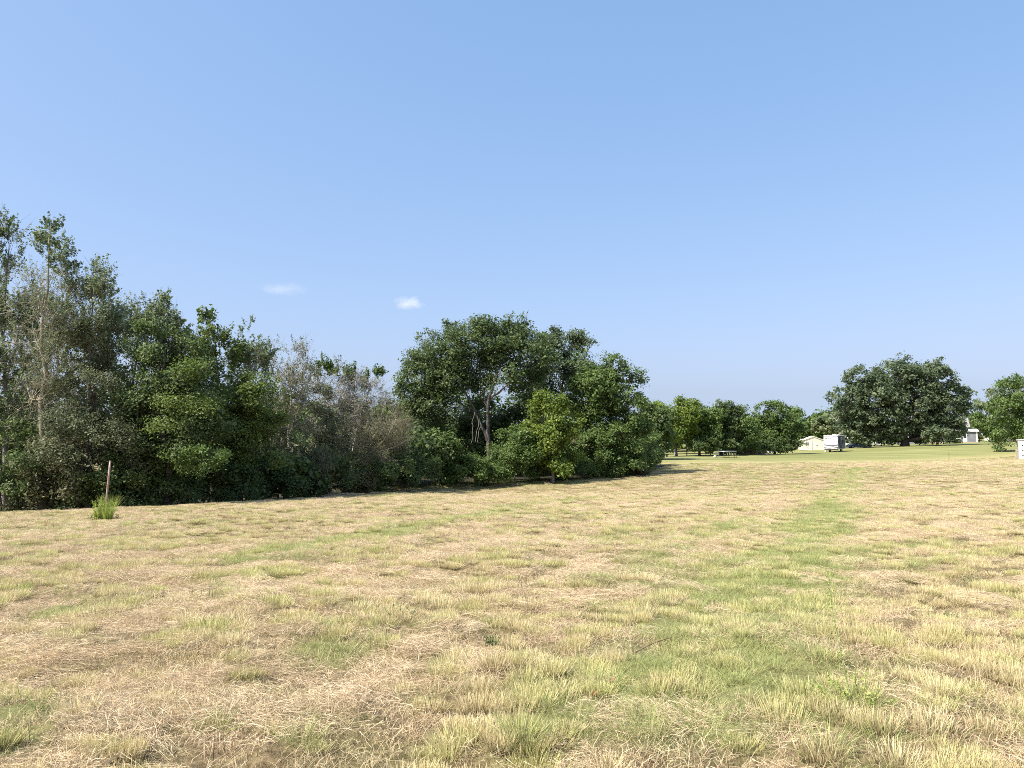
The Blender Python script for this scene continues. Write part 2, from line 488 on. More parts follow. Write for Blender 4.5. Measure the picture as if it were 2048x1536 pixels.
M_STRAW = blade_mat('straw_lying', (.40, .27, .16), (.45, .33, .195), (.85, .71, .47), .2)
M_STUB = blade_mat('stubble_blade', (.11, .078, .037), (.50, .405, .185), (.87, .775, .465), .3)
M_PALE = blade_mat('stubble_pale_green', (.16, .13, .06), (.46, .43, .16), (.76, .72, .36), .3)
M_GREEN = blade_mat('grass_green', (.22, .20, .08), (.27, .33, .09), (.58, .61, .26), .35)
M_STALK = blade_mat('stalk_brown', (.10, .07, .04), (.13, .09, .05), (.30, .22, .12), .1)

rng = np.random.default_rng(11)


def proto_straw(rng, R=.30, n=480):
    th = rng.uniform(0, 2 * math.pi, n); rr = R * np.sqrt(rng.uniform(0, 1, n))
    main = rng.uniform(0, 2 * math.pi)
    base = np.c_[rr * np.cos(th), rr * np.sin(th), rng.uniform(.0, .055, n) * (1 - (rr / R) ** 2) + .004]
    ph = main + rng.normal(0, .9, n)
    d = nrm(np.c_[np.cos(ph), np.sin(ph), rng.normal(.06, .16, n)])
    L_ = rng.uniform(.03, .13, n)
    base = base - d * (L_ / 2)[:, None]
    base[:, 2] = np.maximum(base[:, 2], .0)
    bend = np.c_[rng.normal(0, .03, n), rng.normal(0, .03, n), -rng.uniform(0, .05, n)]
    v, f, t = blades(rng, base, d, L_, rng.uniform(.0014, .0032, n), bend)
    return v, f, np.ones(len(v)) * .8, np.repeat(rng.uniform(0, 1, n), 6)


def proto_tuft(rng, R=.13, H=.12, n=170, lean=.5, w=(.0032, .0062), bendy=.012):
    th = rng.uniform(0, 2 * math.pi, n); rr = R * rng.uniform(0, 1, n) ** .6
    base = np.c_[rr * np.cos(th), rr * np.sin(th), np.full(n, -.01)]
    out = np.c_[np.cos(th), np.sin(th), np.zeros(n)]
    d = nrm(out * (rr / R * lean)[:, None] + rng.normal(0, .17, (n, 3)) + UP)
    L_ = H * rng.uniform(.7, 1.08, n)
    bend = out * rng.uniform(0, bendy, n)[:, None] - UP * rng.uniform(0, bendy * .5, n)[:, None]
    v, f, t = blades(rng, base, d, L_, rng.uniform(*w, n), bend)
    return v, f, t, np.repeat(rng.uniform(0, 1, n), 6)


def proto_wisp(rng, R=.24, H=.10, n=130, w=(.0025, .0048)):
    th = rng.uniform(0, 2 * math.pi, n); rr = R * np.sqrt(rng.uniform(0, 1, n))
    base = np.c_[rr * np.cos(th), rr * np.sin(th), np.full(n, -.005)]
    d = nrm(rng.normal(0, .35, (n, 3)) + UP)
    L_ = H * rng.uniform(.4, 1.2, n)
    bend = rng.normal(0, .035, (n, 3)); bend[:, 2] = -abs(bend[:, 2])
    v, f, t = blades(rng, base, d, L_, rng.uniform(*w, n), bend)
    return v, f, t, np.repeat(rng.uniform(0, 1, n), 6)


pcol = bpy.data.collections.new('grass_pieces')       # source pieces, not linked into the scene
protos = []


def add_proto(parts, m):
    v, f, t, rr = join(parts)
    me = mesh_np('piece', v, f, {'along': ('POINT', t), 'vary': ('POINT', rr)}, False, [m])
    o = bpy.data.objects.new('piece_%02d' % len(protos), me)
    pcol.objects.link(o); protos.append(o)
    return len(protos) - 1


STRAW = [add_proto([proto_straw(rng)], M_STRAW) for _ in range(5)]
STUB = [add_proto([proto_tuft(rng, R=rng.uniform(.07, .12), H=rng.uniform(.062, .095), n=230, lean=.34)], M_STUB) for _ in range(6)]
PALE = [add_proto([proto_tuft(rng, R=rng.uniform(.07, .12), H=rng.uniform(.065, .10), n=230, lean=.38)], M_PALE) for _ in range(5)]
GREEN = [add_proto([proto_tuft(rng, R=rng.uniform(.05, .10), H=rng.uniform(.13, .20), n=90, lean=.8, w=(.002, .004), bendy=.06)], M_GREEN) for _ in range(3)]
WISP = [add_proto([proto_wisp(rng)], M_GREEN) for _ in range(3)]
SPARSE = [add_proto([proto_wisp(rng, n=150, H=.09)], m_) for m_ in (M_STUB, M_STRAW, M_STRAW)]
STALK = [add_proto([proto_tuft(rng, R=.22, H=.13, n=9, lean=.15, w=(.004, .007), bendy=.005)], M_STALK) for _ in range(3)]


def scatter_points(rng, r0, r1, dens, half=.70):
    n = int(dens * half * (r1 * r1 - r0 * r0))
    r = np.sqrt(rng.uniform(r0 * r0, r1 * r1, n)); a = rng.uniform(-half, half, n)
    x, y = r * np.sin(a), r * np.cos(a)
    ok = (y < lawn_y(x) + rng.exponential(1.3, n) - 1.2) & (y < tree_y(x) + rng.normal(-.3, .4, n))
    ok |= (x < 6) & (y < tree_y(x) - .3)
    ok &= y < tree_y(x)
    return x[ok], y[ok]


pts, rots, scls, idxs = [], [], [], []


def put(rng, x, y, ids, s, tilt=.06, zoff=0.0):
    n = len(x)
    if not n: return
    pts.append(np.c_[x, y, gz(x, y) + zoff])
    rots.append(np.c_[rng.normal(0, tilt, n), rng.normal(0, tilt, n), rng.uniform(0, 6.283, n)])
    sc = rng.uniform(*s, n)
    scls.append(np.c_[sc, sc, sc * ZF * rng.uniform(.8, 1.2, n)])
    idxs.append(rng.choice(ids, n))


for (r0, r1, dm, sm) in [(2.2, 9, 1.35, 1.0), (9, 20, 1.0, 1.05), (20, 45, .55, 1.25), (45, 140, .16, 1.9)]:
    ZF = 1.0 if r1 < 21 else (.8 if r1 < 46 else .45)
    # lying straw
    x, y = scatter_points(rng, r0, r1, 15 * dm)
    g = green_mask(x, y); s_ = straw_mask(x, y)
    k = rng.uniform(size=len(x)) < (.15 + .7 * s_) * (1 - .85 * g)
    put(rng, x[k], y[k], STRAW, (.75 * sm, 1.25 * sm), .12)
    # tufts of stubble, thicker where little straw lies
    x, y = scatter_points(rng, r0, r1, 44 * dm)
    g = green_mask(x, y); s_ = straw_mask(x, y); c = .6 * fbm(x * 3.4, y * 3.4, 91, 2) + .4 * fbm(x * .9, y * .9, 92, 2)
    k = rng.uniform(size=len(x)) < (.28 + .5 * (1 - s_)) * sstep(.43, .57, c) * (1 - .55 * g)
    xx, yy = x[k], y[k]; pl = rng.uniform(size=len(xx)) < .14 + .38 * fbm(xx * .8, yy * .8, 17, 2) + .55 * green_mask(xx, yy)
    put(rng, xx[~pl], yy[~pl], STUB, (.65 * sm, 1.35 * sm)); put(rng, xx[pl], yy[pl], PALE, (.65 * sm, 1.35 * sm))
    # thin dry blades everywhere
    x, y = scatter_points(rng, r0, r1, (12 if r1 < 10 else 6) * dm)
    k = rng.uniform(size=len(x)) < 1 - .6 * green_mask(x, y)
    put(rng, x[k], y[k], SPARSE, (.7 * sm, 1.2 * sm))
    # green growth
    x, y = scatter_points(rng, r0, r1, 16 * dm)
    k = rng.uniform(size=len(x)) < green_mask(x, y) * .85 + .012
    put(rng, x[k], y[k], WISP, (.7 * sm, 1.15 * sm))
    x, y = scatter_points(rng, r0, r1, 9 * dm)
    k = rng.uniform(size=len(x)) < green_mask(x, y) * .5 + .035
    put(rng, x[k], y[k], GREEN, (.6 * sm, 1.2 * sm))
    x, y = scatter_points(rng, r0, r1, 3 * dm)
    k = rng.uniform(size=len(x)) < .15 + .6 * sstep(.5, .65, fbm(x * .7, y * .7, 77, 2))
    put(rng, x[k], y[k], STALK, (.6 * sm, 1.2 * sm))

pv = np.vstack(pts); ps = np.vstack(scls); pr = np.vstack(rots); pi = np.concatenate(idxs)
pme = bpy.data.meshes.new('stubble_grass')
pme.vertices.add(len(pv)); pme.vertices.foreach_set('co', pv.astype(np.float32).ravel())
for nm, arr in (('rot', pr), ('scl', ps)):
    at = pme.attributes.new(nm, 'FLOAT_VECTOR', 'POINT'); at.data.foreach_set('vector', arr.astype(np.float32).ravel())
at = pme.attributes.new('pick', 'INT', 'POINT'); at.data.foreach_set('value', pi.astype(np.int32))
gob = link('stubble_grass', pme, kind='stuff', label='cut stubble tufts, lying straw and new green grass covering the field', cat='grass')
ng = bpy.data.node_groups.new('scatter', 'GeometryNodeTree')
ng.interface.new_socket('Geometry', in_out='INPUT', socket_type='NodeSocketGeometry')
ng.interface.new_socket('Geometry', in_out='OUTPUT', socket_type='NodeSocketGeometry')
gi = ng.nodes.new('NodeGroupInput'); go = ng.nodes.new('NodeGroupOutput')
ci = ng.nodes.new('GeometryNodeCollectionInfo'); ci.inputs['Collection'].default_value = pcol
ci.inputs['Separate Children'].default_value = True; ci.inputs['Reset Children'].default_value = True
ip = ng.nodes.new('GeometryNodeInstanceOnPoints'); ip.inputs['Pick Instance'].default_value = True


def named(n, t):
    a = ng.nodes.new('GeometryNodeInputNamedAttribute'); a.data_type = t; a.inputs['Name'].default_value = n
    return a.outputs['Attribute']


e2r = ng.nodes.new('FunctionNodeEulerToRotation')
ng.links.new(named('rot', 'FLOAT_VECTOR'), e2r.inputs[0])
ng.links.new(gi.outputs[0], ip.inputs['Points']); ng.links.new(ci.outputs[0], ip.inputs['Instance'])
ng.links.new(e2r.outputs[0], ip.inputs['Rotation']); ng.links.new(named('scl', 'FLOAT_VECTOR'), ip.inputs['Scale'])
ng.links.new(named('pick', 'INT'), ip.inputs['Instance Index']); ng.links.new(ip.outputs[0], go.inputs[0])
md = gob.modifiers.new('scatter', 'NODES'); md.node_group = ng
print('GRASS pieces', len(pv))

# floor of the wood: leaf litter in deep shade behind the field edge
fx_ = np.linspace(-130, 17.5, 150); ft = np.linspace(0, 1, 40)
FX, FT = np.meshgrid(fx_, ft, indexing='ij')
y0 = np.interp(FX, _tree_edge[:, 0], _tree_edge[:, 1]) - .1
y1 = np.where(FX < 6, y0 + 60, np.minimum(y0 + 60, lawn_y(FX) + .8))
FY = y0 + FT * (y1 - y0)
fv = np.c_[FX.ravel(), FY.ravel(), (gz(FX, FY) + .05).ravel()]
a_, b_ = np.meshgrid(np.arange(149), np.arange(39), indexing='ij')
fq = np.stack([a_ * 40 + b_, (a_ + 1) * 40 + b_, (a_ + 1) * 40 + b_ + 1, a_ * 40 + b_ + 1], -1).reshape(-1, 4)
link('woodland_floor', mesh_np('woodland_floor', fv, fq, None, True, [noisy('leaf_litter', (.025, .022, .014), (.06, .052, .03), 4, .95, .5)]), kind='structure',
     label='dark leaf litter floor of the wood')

# ------------------------------------------------------------------ trees
def tube(pts, radii, sides=7):
    """one continuous tube along a polyline"""
    pts = np.asarray(pts, float); n = len(pts)
    tan = nrm(np.gradient(pts, axis=0))
    ref = np.array([1.0, .13, .07]); ref = ref / np.linalg.norm(ref)
    s1 = nrm(np.cross(tan, ref)); s2 = np.cross(tan, s1)
    th = np.arange(sides) * 2 * math.pi / sides
    V = pts[:, None] + (np.cos(th)[None, :, None] * s1[:, None] + np.sin(th)[None, :, None] * s2[:, None]) * np.asarray(radii)[:, None, None]
    i, j = np.meshgrid(np.arange(n - 1), np.arange(sides), indexing='ij'); j2 = (j + 1) % sides
    F = np.stack([i * sides + j, i * sides + j2, (i + 1) * sides + j2, (i + 1) * sides + j], -1).reshape(-1, 4)
    return V.reshape(-1, 3), F


def segs(p0, p1, r0, r1, sides=3):
    """many straight tapered sticks at once"""
    n = len(p0); d = nrm(p1 - p0)
    s1 = nrm(np.cross(d, np.array([.31, .2, .93]))); s2 = np.cross(d, s1)
    th = np.arange(sides) * 2 * math.pi / sides
    ring = np.cos(th)[None, :, None] * s1[:, None] + np.sin(th)[None, :, None] * s2[:, None]
    V = np.concatenate([p0[:, None] + ring * np.asarray(r0).reshape(-1, 1, 1), p1[:, None] + ring * np.asarray(r1).reshape(-1, 1, 1)], 1)
    j = np.arange(sides); j2 = (j + 1) % sides
    F = (np.arange(n) * 2 * sides)[:, None, None] + np.stack([j, j2, sides + j2, sides + j], -1)[None]
    return V.reshape(-1, 3), F.reshape(-1, 4)


def leaves(rng, c, normal, size, aspect=.62):
    n = len(c)
    a = nrm(np.cross(normal, rng.normal(size=(n, 3)))); b = np.cross(normal, a)
    L_ = size[:, None]
    V = np.stack([c - a * L_ * .5, c + b * L_ * aspect * .5 - a * L_ * .08, c + a * L_ * .5 + normal * L_ * -.08, c - b * L_ * aspect * .5 - a * L_ * .08], 1)
    F = np.arange(n * 4).reshape(n, 4)
    return V.reshape(-1, 3), F


class Stack:
    def __init__(s): s.v = []; s.f = []; s.n = 0; s.t = []

    def add(s, vf, t=None):
        v, f = vf
        if len(v) == 0: return
        s.v.append(v); s.f.append(f + s.n); s.n += len(v)
        if t is not None: s.t.append(t)

    def mesh(s, name, m, smooth=False):
        return mesh_np(name, np.vstack(s.v), [np.vstack(s.f)], {'tint': ('FACE', np.concatenate(s.t))} if s.t else None, smooth, [m])


def curve_pts(a, b, rng, n=6, sag=.0, wob=.05, lift=.25):
    a = np.asarray(a, float); b = np.asarray(b, float); L_ = np.linalg.norm(b - a)
    t = np.linspace(0, 1, n)[:, None]
    mid = (a + b) / 2 + np.array([0, 0, -lift * .3 * L_]) * 0 + rng.normal(0, wob * L_, 3)
    mid[2] = mid[2] - sag * L_
    p = (1 - t) ** 2 * a + 2 * t * (1 - t) * mid + t * t * b
    return p


def world_lobes(lobes, D):
    out = []
    for l in lobes:
        u, v, ru, rv = l[:4]; dd = l[4] if len(l) > 4 else 0.0
        d = D + dd; k = d / FPX
        out.append((P(u, v, d), np.array([ru * k, (l[5] if len(l) > 5 else .5 * (ru + rv)) * k, rv * k])))
    return out


def crown_build(rng, wl, n_leaf, size, kind='round', clumps=16, shell=.55, clump_r=(.28, .46), per=30, spread=.19, tight=.9, open_=0.0, wvec=(.55, .55, .8)):
    """leaf faces in clumps on clumps; returns leaf stack and the branch ends"""
    vol = np.array([(r[0] * r[2] + r[0] * r[1] + r[1] * r[2]) for _, r in wl]); w = vol / vol.sum()
    S = Stack(); ends = []
    for li, (c, r) in enumerate(wl):
        K = max(5, int(clumps * (w[li] * len(wl)) ** .5))
        d = nrm(rng.normal(size=(K, 3))); d[:, 2] = np.where(d[:, 2] < -.6, d[:, 2] * .5, d[:, 2]); d = nrm(d)
        cc = c + d * r * rng.uniform(shell, .92, (K, 1))
        cr = np.mean(r) * rng.uniform(*clump_r, K)
        ctint = rng.uniform(0, 1, K)
        nl = int(n_leaf * w[li]); nc = max(4, nl // per)
        kk = rng.integers(0, K, nc)
        d2 = nrm(rng.normal(size=(nc, 3)) + d[kk] * tight + UP * .35)
        q = cc[kk] + d2 * (cr[kk] * rng.uniform(.55, 1.08, nc) ** .7)[:, None]
        ends.append((c, cc, q, kk))
        if kind == 'poplar':
            ax = nrm(d2 * .55 + UP * .75 + rng.normal(0, .2, (nc, 3)))
            m = np.repeat(np.arange(nc), per)
            t = rng.uniform(-.2, 1, len(m))
            ln = spread * rng.uniform(1.6, 3.8, nc)
            pos = q[m] + ax[m] * (t * ln[m])[:, None] + rng.normal(0, spread * .28, (len(m), 3)) * (1.15 - .6 * t)[:, None]
        else:
            m = np.repeat(np.arange(nc), per)
            pos = q[m] + rng.normal(0, spread, (len(m), 3)) * np.array([1, 1, .75])
        if open_ > 0:
            keep = rng.uniform(size=len(m)) > open_
            m, pos = m[keep], pos[keep]
        nv = nrm(d2[m] * wvec[0] + UP * wvec[1] + rng.normal(0, wvec[2] / 1.6, (len(m), 3)))
        sz = size * rng.uniform(.55, 1.35, len(m)) * (.78 + .5 * rng.uniform(0, 1, K))[kk[m]]
        tint = np.clip(.5 + .34 * (ctint[kk[m]] - .5) * 2 * .7 + rng.normal(0, .16, len(m)), 0, 1)
        S.add(leaves(rng, pos, nv, sz), tint)
    return S, ends


def tree(name, label, base, lobes, D, leafm, bark, n_leaf=20000, size=.12, seed=1, trunk_r=.16, trunk_top=None, kind='round',
         twigs=1.0, twig_r=.009, clumps=16, per=30, spread=.18, open_=0.0, trunk_pts=None, group=None, cat='tree', extra=None, lean=0.0, shell=.55, limb_r=.4, clump_r=(.28, .46), limb_min=1):
    """base = (picture column, depth); lobes given by picture position and size at depth D"""
    rng = np.random.default_rng(seed)
    wl = world_lobes(lobes, D)
    b = ground_at(*base); b[2] -= .25
    root = link(name, None, loc=tuple(b), label=label, cat=cat, group=group)
    zs = np.array([c[2] for c, _ in wl]); top = max(c[2] + r[2] for c, r in wl)
    cx = np.mean([c for c, _ in wl], axis=0)
    W = Stack()
    hi = wl[int(np.argmax(zs))][0]
    if trunk_pts is None:
        tp = np.array([b, b * .6 + hi * .4 + rng.normal(0, .15, 3), b * .25 + hi * .75 + rng.normal(0, .25, 3), hi + np.array([0, 0, .3])])
        tp[1][:2] = tp[1][:2] * .4 + b[:2] * .6
    else:
        tp = np.array(trunk_pts)
    t = np.linspace(0, 1, 13); ti = np.linspace(0, 1, len(tp))
    tpl = np.stack([np.interp(t, ti, tp[:, k]) for k in range(3)], 1)
    tpl[1:-1] += rng.normal(0, trunk_r * .35, (11, 3)) * np.array([1, 1, .2])
    tr = trunk_r * (1 - .88 * t) * (1 + .5 * np.exp(-t * 18))
    W.add(tube(tpl, tr, 8))
    S, ends = crown_build(rng, wl, n_leaf, size, kind, clumps, per=per, spread=spread, open_=open_, shell=shell, clump_r=clump_r)
    for (c, cc, q, kk) in ends:
        # limb from the trunk to this bough
        h = c[2] - .35 * np.linalg.norm(c[:2] - b[:2]) - .25 * (c[2] - b[2])
        i = int(np.clip(np.searchsorted(tpl[:, 2], h), limb_min, 11))
        start = tpl[i]; lr = max(.02, tr[i] * limb_r * 1.4)
        cp = curve_pts(start, c, rng, 6, sag=.10, wob=.06)
        W.add(tube(cp, np.linspace(lr, max(.015, lr * .35), 6), 5))
        for k in range(len(cc)):
            j = rng.integers(2, 6)
            bp = curve_pts(cp[j], cc[k], rng, 4, sag=.06, wob=.08)
            W.add(tube(bp, np.linspace(max(.012, lr * .4), .010, 4), 3))
        nt = int(len(q) * min(1, twigs))
        if nt:
            s = rng.permutation(len(q))[:nt]
            W.add(segs(cc[kk[s]] + rng.normal(0, .08, (nt, 3)), q[s] + rng.normal(0, .05, (nt, 3)), np.full(nt, twig_r), np.full(nt, twig_r * .45), 3))
        if twigs > 1:
            nx = int(len(q) * (twigs - 1))
            s = rng.integers(0, len(q), nx)
            dd = nrm(q[s] - cc[kk[s]] + UP * .35 * np.linalg.norm(q[s] - cc[kk[s]], axis=1, keepdims=True) + rng.normal(0, .25, (nx, 3)))
            ln = rng.uniform(.35, 1.1, nx)[:, None]
            W.add(segs(q[s] - dd * ln * .3 + rng.normal(0, .1, (nx, 3)), q[s] + dd * ln, np.full(nx, twig_r * .8), np.full(nx, twig_r * .35), 3))
    if extra: extra(W, rng, b)
    for st in (W, S):
        st.v = [v - b for v in st.v]
    link('trunk', W.mesh('trunk', bark, True), root)
    link('crown', S.mesh('crown', LEAF[leafm]), root)
    return root


def leaf_part(root, name, lobes, D, leafm, n_leaf, size, seed, kind='round', per=30, spread=.22, clumps=14, open_=0.0):
    rng = np.random.default_rng(seed)
    S, _ = crown_build(rng, world_lobes(lobes, D), n_leaf, size, kind, clumps, per=per, spread=spread, open_=open_)
    b = np.array(root.location)
    S.v = [v - b for v in S.v]
    return link(name, S.mesh(name, LEAF[leafm]), root)


# --- the wood on the left, from the picture's edge to the middle
GW = 'trees of the wood along the field'
tree('poplar_tree', 'tall poplar cut by the left picture edge, only leafy sprays showing', (-60, 39),
     [(-32, 450, 38, 62), (-55, 620, 60, 90), (-40, 790, 65, 90)], 39, 'grey', BARK_GREY, 14000, .125, 1, .17, kind='poplar', twigs=1.5, group=GW)
t = tree('poplar_tree', 'bushy grey-green poplar beside the left picture edge, below the tallest crown', (15, 40),
         [(18, 500, 30, 45), (10, 590, 45, 70), (30, 700, 55, 70), (20, 810, 60, 70)], 40, 'grey', BARK_GREY, 18000, .125, 2, .16, kind='poplar', twigs=1.5, group=GW)
t = tree('poplar_tree', 'tallest poplar of the wood with leafy green tip and bare grey branches below', (90, 38),
         [(88, 570, 40, 60), (125, 610, 45, 75), (70, 660, 55, 80), (120, 740, 60, 70), (60, 800, 60, 70)], 38, 'grey', BARK_TWIG, 9000, .085, 3, .15, kind='poplar',
         twigs=3.2, twig_r=.011, per=22, spread=.26, clumps=20, group=GW,
         trunk_pts=[ground_at(92, 38) - [0, 0, .3], P(86, 800, 38), P(84, 650, 38), P(96, 540, 38), P(102, 450, 38)])
leaf_part(t, 'tip_foliage', [(104, 468, 27, 30), (95, 500, 32, 26), (130, 520, 24, 35), (140, 560, 16, 26)], 38, 'grey', 5200, .11, 31, 'poplar', 26, .15, 10)
t = tree('poplar_tree', 'grey-green poplar with sprays reaching right, next to the tallest one', (180, 38.5),
         [(185, 570, 38, 45), (205, 620, 32, 45), (175, 660, 55, 60)], 38.5, 'grey', BARK_TWIG, 12000, .115, 4, .13, kind='poplar', twigs=2.2, spread=.24, per=24, group=GW)
tree('vine_covered_tree', 'dark vine-covered tree under the grey poplars near the leaning post', (185, 37.5),
     [(180, 700, 50, 50), (190, 790, 62, 70), (150, 880, 75, 75), (215, 900, 75, 80)], 37.5, 'sage', BARK_DARK, 28000, .105, 5, .15, spread=.2, group=GW)
tree('poplar_tree', 'full grey-green poplar filling the gap behind the tallest one', (60, 47),
     [(40, 640, 60, 55), (120, 660, 60, 55), (60, 730, 70, 60), (150, 740, 60, 60), (220, 730, 50, 60), (0, 760, 60, 60), (100, 820, 80, 60)], 47, 'grey', BARK_GREY, 20000, .17, 41, .18, kind='poplar', group=GW)
tree('poplar_tree', 'pale thin poplar behind the gap right of the leaning post', (255, 43),
     [(245, 660, 40, 50), (275, 640, 35, 40), (250, 740, 50, 60), (240, 830, 50, 60)], 43, 'grey', BARK_TWIG, 14000, .125, 6, .13, kind='poplar', twigs=1.8, spread=.24, group=GW)
t = tree('poplar_tree', 'poplar with a slanting leafy top above the dark maple', (325, 41),
         [(335, 640, 32, 45), (318, 690, 50, 45), (350, 700, 40, 45)], 41, 'grey', BARK_GREY, 12000, .13, 7, .14, kind='poplar', twigs=1.3, group=GW)
leaf_part(t, 'shoot_foliage', [(332, 598, 9, 24), (322, 618, 16, 20)], 41, 'grey', 900, .11, 71, 'poplar', 20, .12, 5)
t = tree('maple_tree', 'dense dark maple with yellow-green sprays, widest crown of the left wood', (340, 38.5),
         [(330, 700, 70, 50), (300, 770, 60, 70), (380, 780, 68, 75), (330, 850, 85, 80), (395, 890, 62, 70), (290, 900, 60, 80)], 39, 'dark', BARK_DARK, 44000, .135, 8, .2,
         clumps=22, spread=.2, group=GW)
leaf_part(t, 'yellow_green_foliage', [(372, 745, 26, 20, -1.6), (345, 800, 22, 20, -2), (405, 815, 28, 20, -1.5), (320, 850, 24, 16, -2.4)], 38.5, 'spring', 3600, .12, 81, 'round', 20, .26, 9)
leaf_part(t, 'low_foliage', [(400, 930, 42, 13, -2.2), (360, 915, 32, 12, -2.6), (425, 905, 36, 12, -2)], 38.5, 'mid', 2600, .12, 82, 'round', 26, .18, 6)
tree('poplar_tree', 'mid-green poplar with pointed crown right of the dark maple', (430, 43.5),
     [(428, 665, 26, 34), (430, 710, 45, 45), (405, 740, 32, 45), (440, 790, 52, 60), (450, 880, 60, 70)], 43.5, 'spring', BARK_GREY, 27000, .14, 9, .16, kind='poplar', spread=.2, group=GW)
t = tree('poplar_tree', 'slender pale poplar with two upright shoots on top', (500, 45.5),
         [(500, 700, 35, 32), (495, 750, 40, 45), (515, 720, 28, 30), (490, 830, 45, 55)], 45.5, 'grey', BARK_TWIG, 11000, .12, 10, .12, kind='poplar', twigs=1.8, spread=.24, per=24, group=GW)
leaf_part(t, 'tip_foliage', [(498, 652, 8, 24), (490, 668, 11, 22), (512, 684, 16, 14)], 45.5, 'grey', 700, .11, 101, 'poplar', 18, .10, 4)
tree('hackberry_tree', 'yellow-green bushy tree in the middle of the left wood', (480, 43),
     [(490, 800, 55, 50), (530, 830, 40, 40), (470, 870, 55, 55), (520, 900, 55, 50)], 43, 'spring', BARK_DARK, 22000, .125, 11, .13, spread=.2, group=GW)
tree('dying_poplar_tree', 'brownish half-bare poplar with a rounded crown in the wood', (575, 48.5),
     [(575, 730, 42, 48), (600, 760, 36, 50), (560, 790, 45, 55), (590, 840, 42, 55)], 48.5, 'brown', BARK_TWIG, 10000, .10, 12, .15, kind='poplar', twigs=2.4, twig_r=.013, spread=.24, per=24, clumps=20, group=GW)
t = tree('poplar_tree', 'thin poplar with flat green top above bare pale branches', (650, 53),
         [(655, 780, 35, 40), (690, 790, 40, 45), (665, 840, 40, 50)], 53, 'brown', BARK_PALE, 5000, .085, 13, .12, kind='poplar', twigs=3.0, twig_r=.014, spread=.26, per=18, group=GW)
leaf_part(t, 'tip_foliage', [(655, 735, 26, 14), (635, 745, 18, 14), (672, 738, 16, 16)], 53, 'mid', 3000, .12, 131, 'poplar', 22, .16, 6)
t = tree('poplar_tree', 'thin poplar with small green tuft, second before the central elm', (705, 54),
         [(700, 770, 24, 28), (715, 810, 30, 40)], 54, 'brown', BARK_PALE, 3000, .085, 14, .10, kind='poplar', twigs=3.0, twig_r=.013, spread=.24, per=18, group=GW)
leaf_part(t, 'tip_foliage', [(702, 745, 16, 16), (690, 760, 12, 12)], 54, 'mid', 1700, .12, 141, 'poplar', 20, .15, 5)
t = tree('poplar_tree', 'leaning bare poplar with green tuft, nearest the central elm', (725, 56),
         [(735, 790, 26, 36), (715, 850, 32, 40)], 56, 'brown', BARK_PALE, 3000, .085, 15, .10, kind='poplar', twigs=3.0, twig_r=.013, spread=.24, per=18, group=GW,
         trunk_pts=[ground_at(700, 56) - [0, 0, .3], P(708, 880, 56), P(725, 820, 56), P(745, 755, 56)])
leaf_part(t, 'tip_foliage', [(747, 755, 20, 14), (735, 772, 12, 12)], 56, 'mid', 1900, .12, 151, 'poplar', 20, .15, 5)


def arch(W, rng, b):
    for (a, m, c, r) in [((690, 935), (770, 900), (792, 838), .06), ((700, 930), (740, 880), (770, 845), .045), ((708, 905), (712, 880), (722, 868), .03), ((730, 905), (780, 905), (812, 880), .04)]:
        t = np.linspace(0, 1, 9)[:, None]
        p = (1 - t) ** 2 * P(*a, 53) + 2 * t * (1 - t) * P(*m, 52.5) + t * t * P(*c, 52.5)
        W.add(tube(p, np.linspace(r, r * .4, 9), 6))


tree('willow_bush', 'olive-brown twiggy willow bush with arching pale stems', (740, 53.5),
     [(760, 845, 52, 48), (790, 870, 36, 45), (720, 880, 52, 45), (765, 900, 52, 35)], 53.5, 'olive', BARK_TWIG, 20000, .07, 16, .08, kind='poplar', twigs=2.6, twig_r=.009,
     spread=.26, per=22, clumps=22, cat='bush', extra=arch)
tree('sapling_tree', 'two-stemmed pale sapling with dark leaves before the thin poplars', (665, 51),
     [(650, 860, 30, 40), (680, 870, 28, 40), (640, 810, 22, 40), (665, 900, 34, 34)], 51, 'sage', BARK_PALE, 12000, .11, 17, .07, spread=.2, group=GW)
tree('brush_bush', 'brown-grey brushy thicket below the half-bare poplar', (590, 48),
     [(590, 900, 52, 45), (560, 940, 55, 40), (620, 940, 52, 40)], 48, 'sage', BARK_TWIG, 16000, .09, 18, .07, kind='poplar', twigs=1.8, spread=.22, cat='bush')
# dark shrubs at the foot of the wood
UND = [((10, 37.2), [(-10, 900, 60, 70), (40, 950, 55, 60), (-5, 990, 60, 40)], 'dark', 'dark shrub at the left picture edge, below the poplars'),
       ((110, 37.2), [(100, 920, 55, 55), (130, 980, 50, 45), (70, 990, 45, 40)], 'olive', 'olive-dark shrub left of the leaning post'),
       ((230, 37.4), [(215, 960, 50, 50), (260, 985, 50, 40), (180, 990, 40, 35)], 'dark', 'dark shrub right behind the leaning post'),
       ((330, 39), [(310, 965, 50, 45), (350, 985, 45, 35)], 'dark', 'dark shrub under the widest maple'),
       ((440, 42), [(430, 950, 50, 45), (470, 970, 50, 35)], 'dark', 'dark shrub right of the maple where the field edge rises'),
       ((540, 45), [(525, 955, 50, 40), (560, 965, 45, 32)], 'dark', 'dark shrub below the yellow-green bushy tree'),
       ((640, 49), [(630, 945, 48, 38), (670, 955, 45, 30)], 'dark', 'dark shrub below the two-stemmed sapling'),
       ((690, 51.5), [(665, 966, 36, 16), (715, 964, 36, 16)], 'olive', 'low olive shrub at the field edge before the willow bush'),
       ((770, 55), [(750, 958, 34, 14), (800, 952, 36, 15)], 'dark', 'low dark shrub at the field edge right of the willow bush'),
       ((740, 53), [(725, 940, 50, 32), (780, 940, 48, 32)], 'dark', 'dark shrub below the willow bush'),
       ((820, 57), [(815, 920, 45, 38), (850, 935, 36, 26)], 'dark', 'dark shrub at the foot of the elm, left side')]
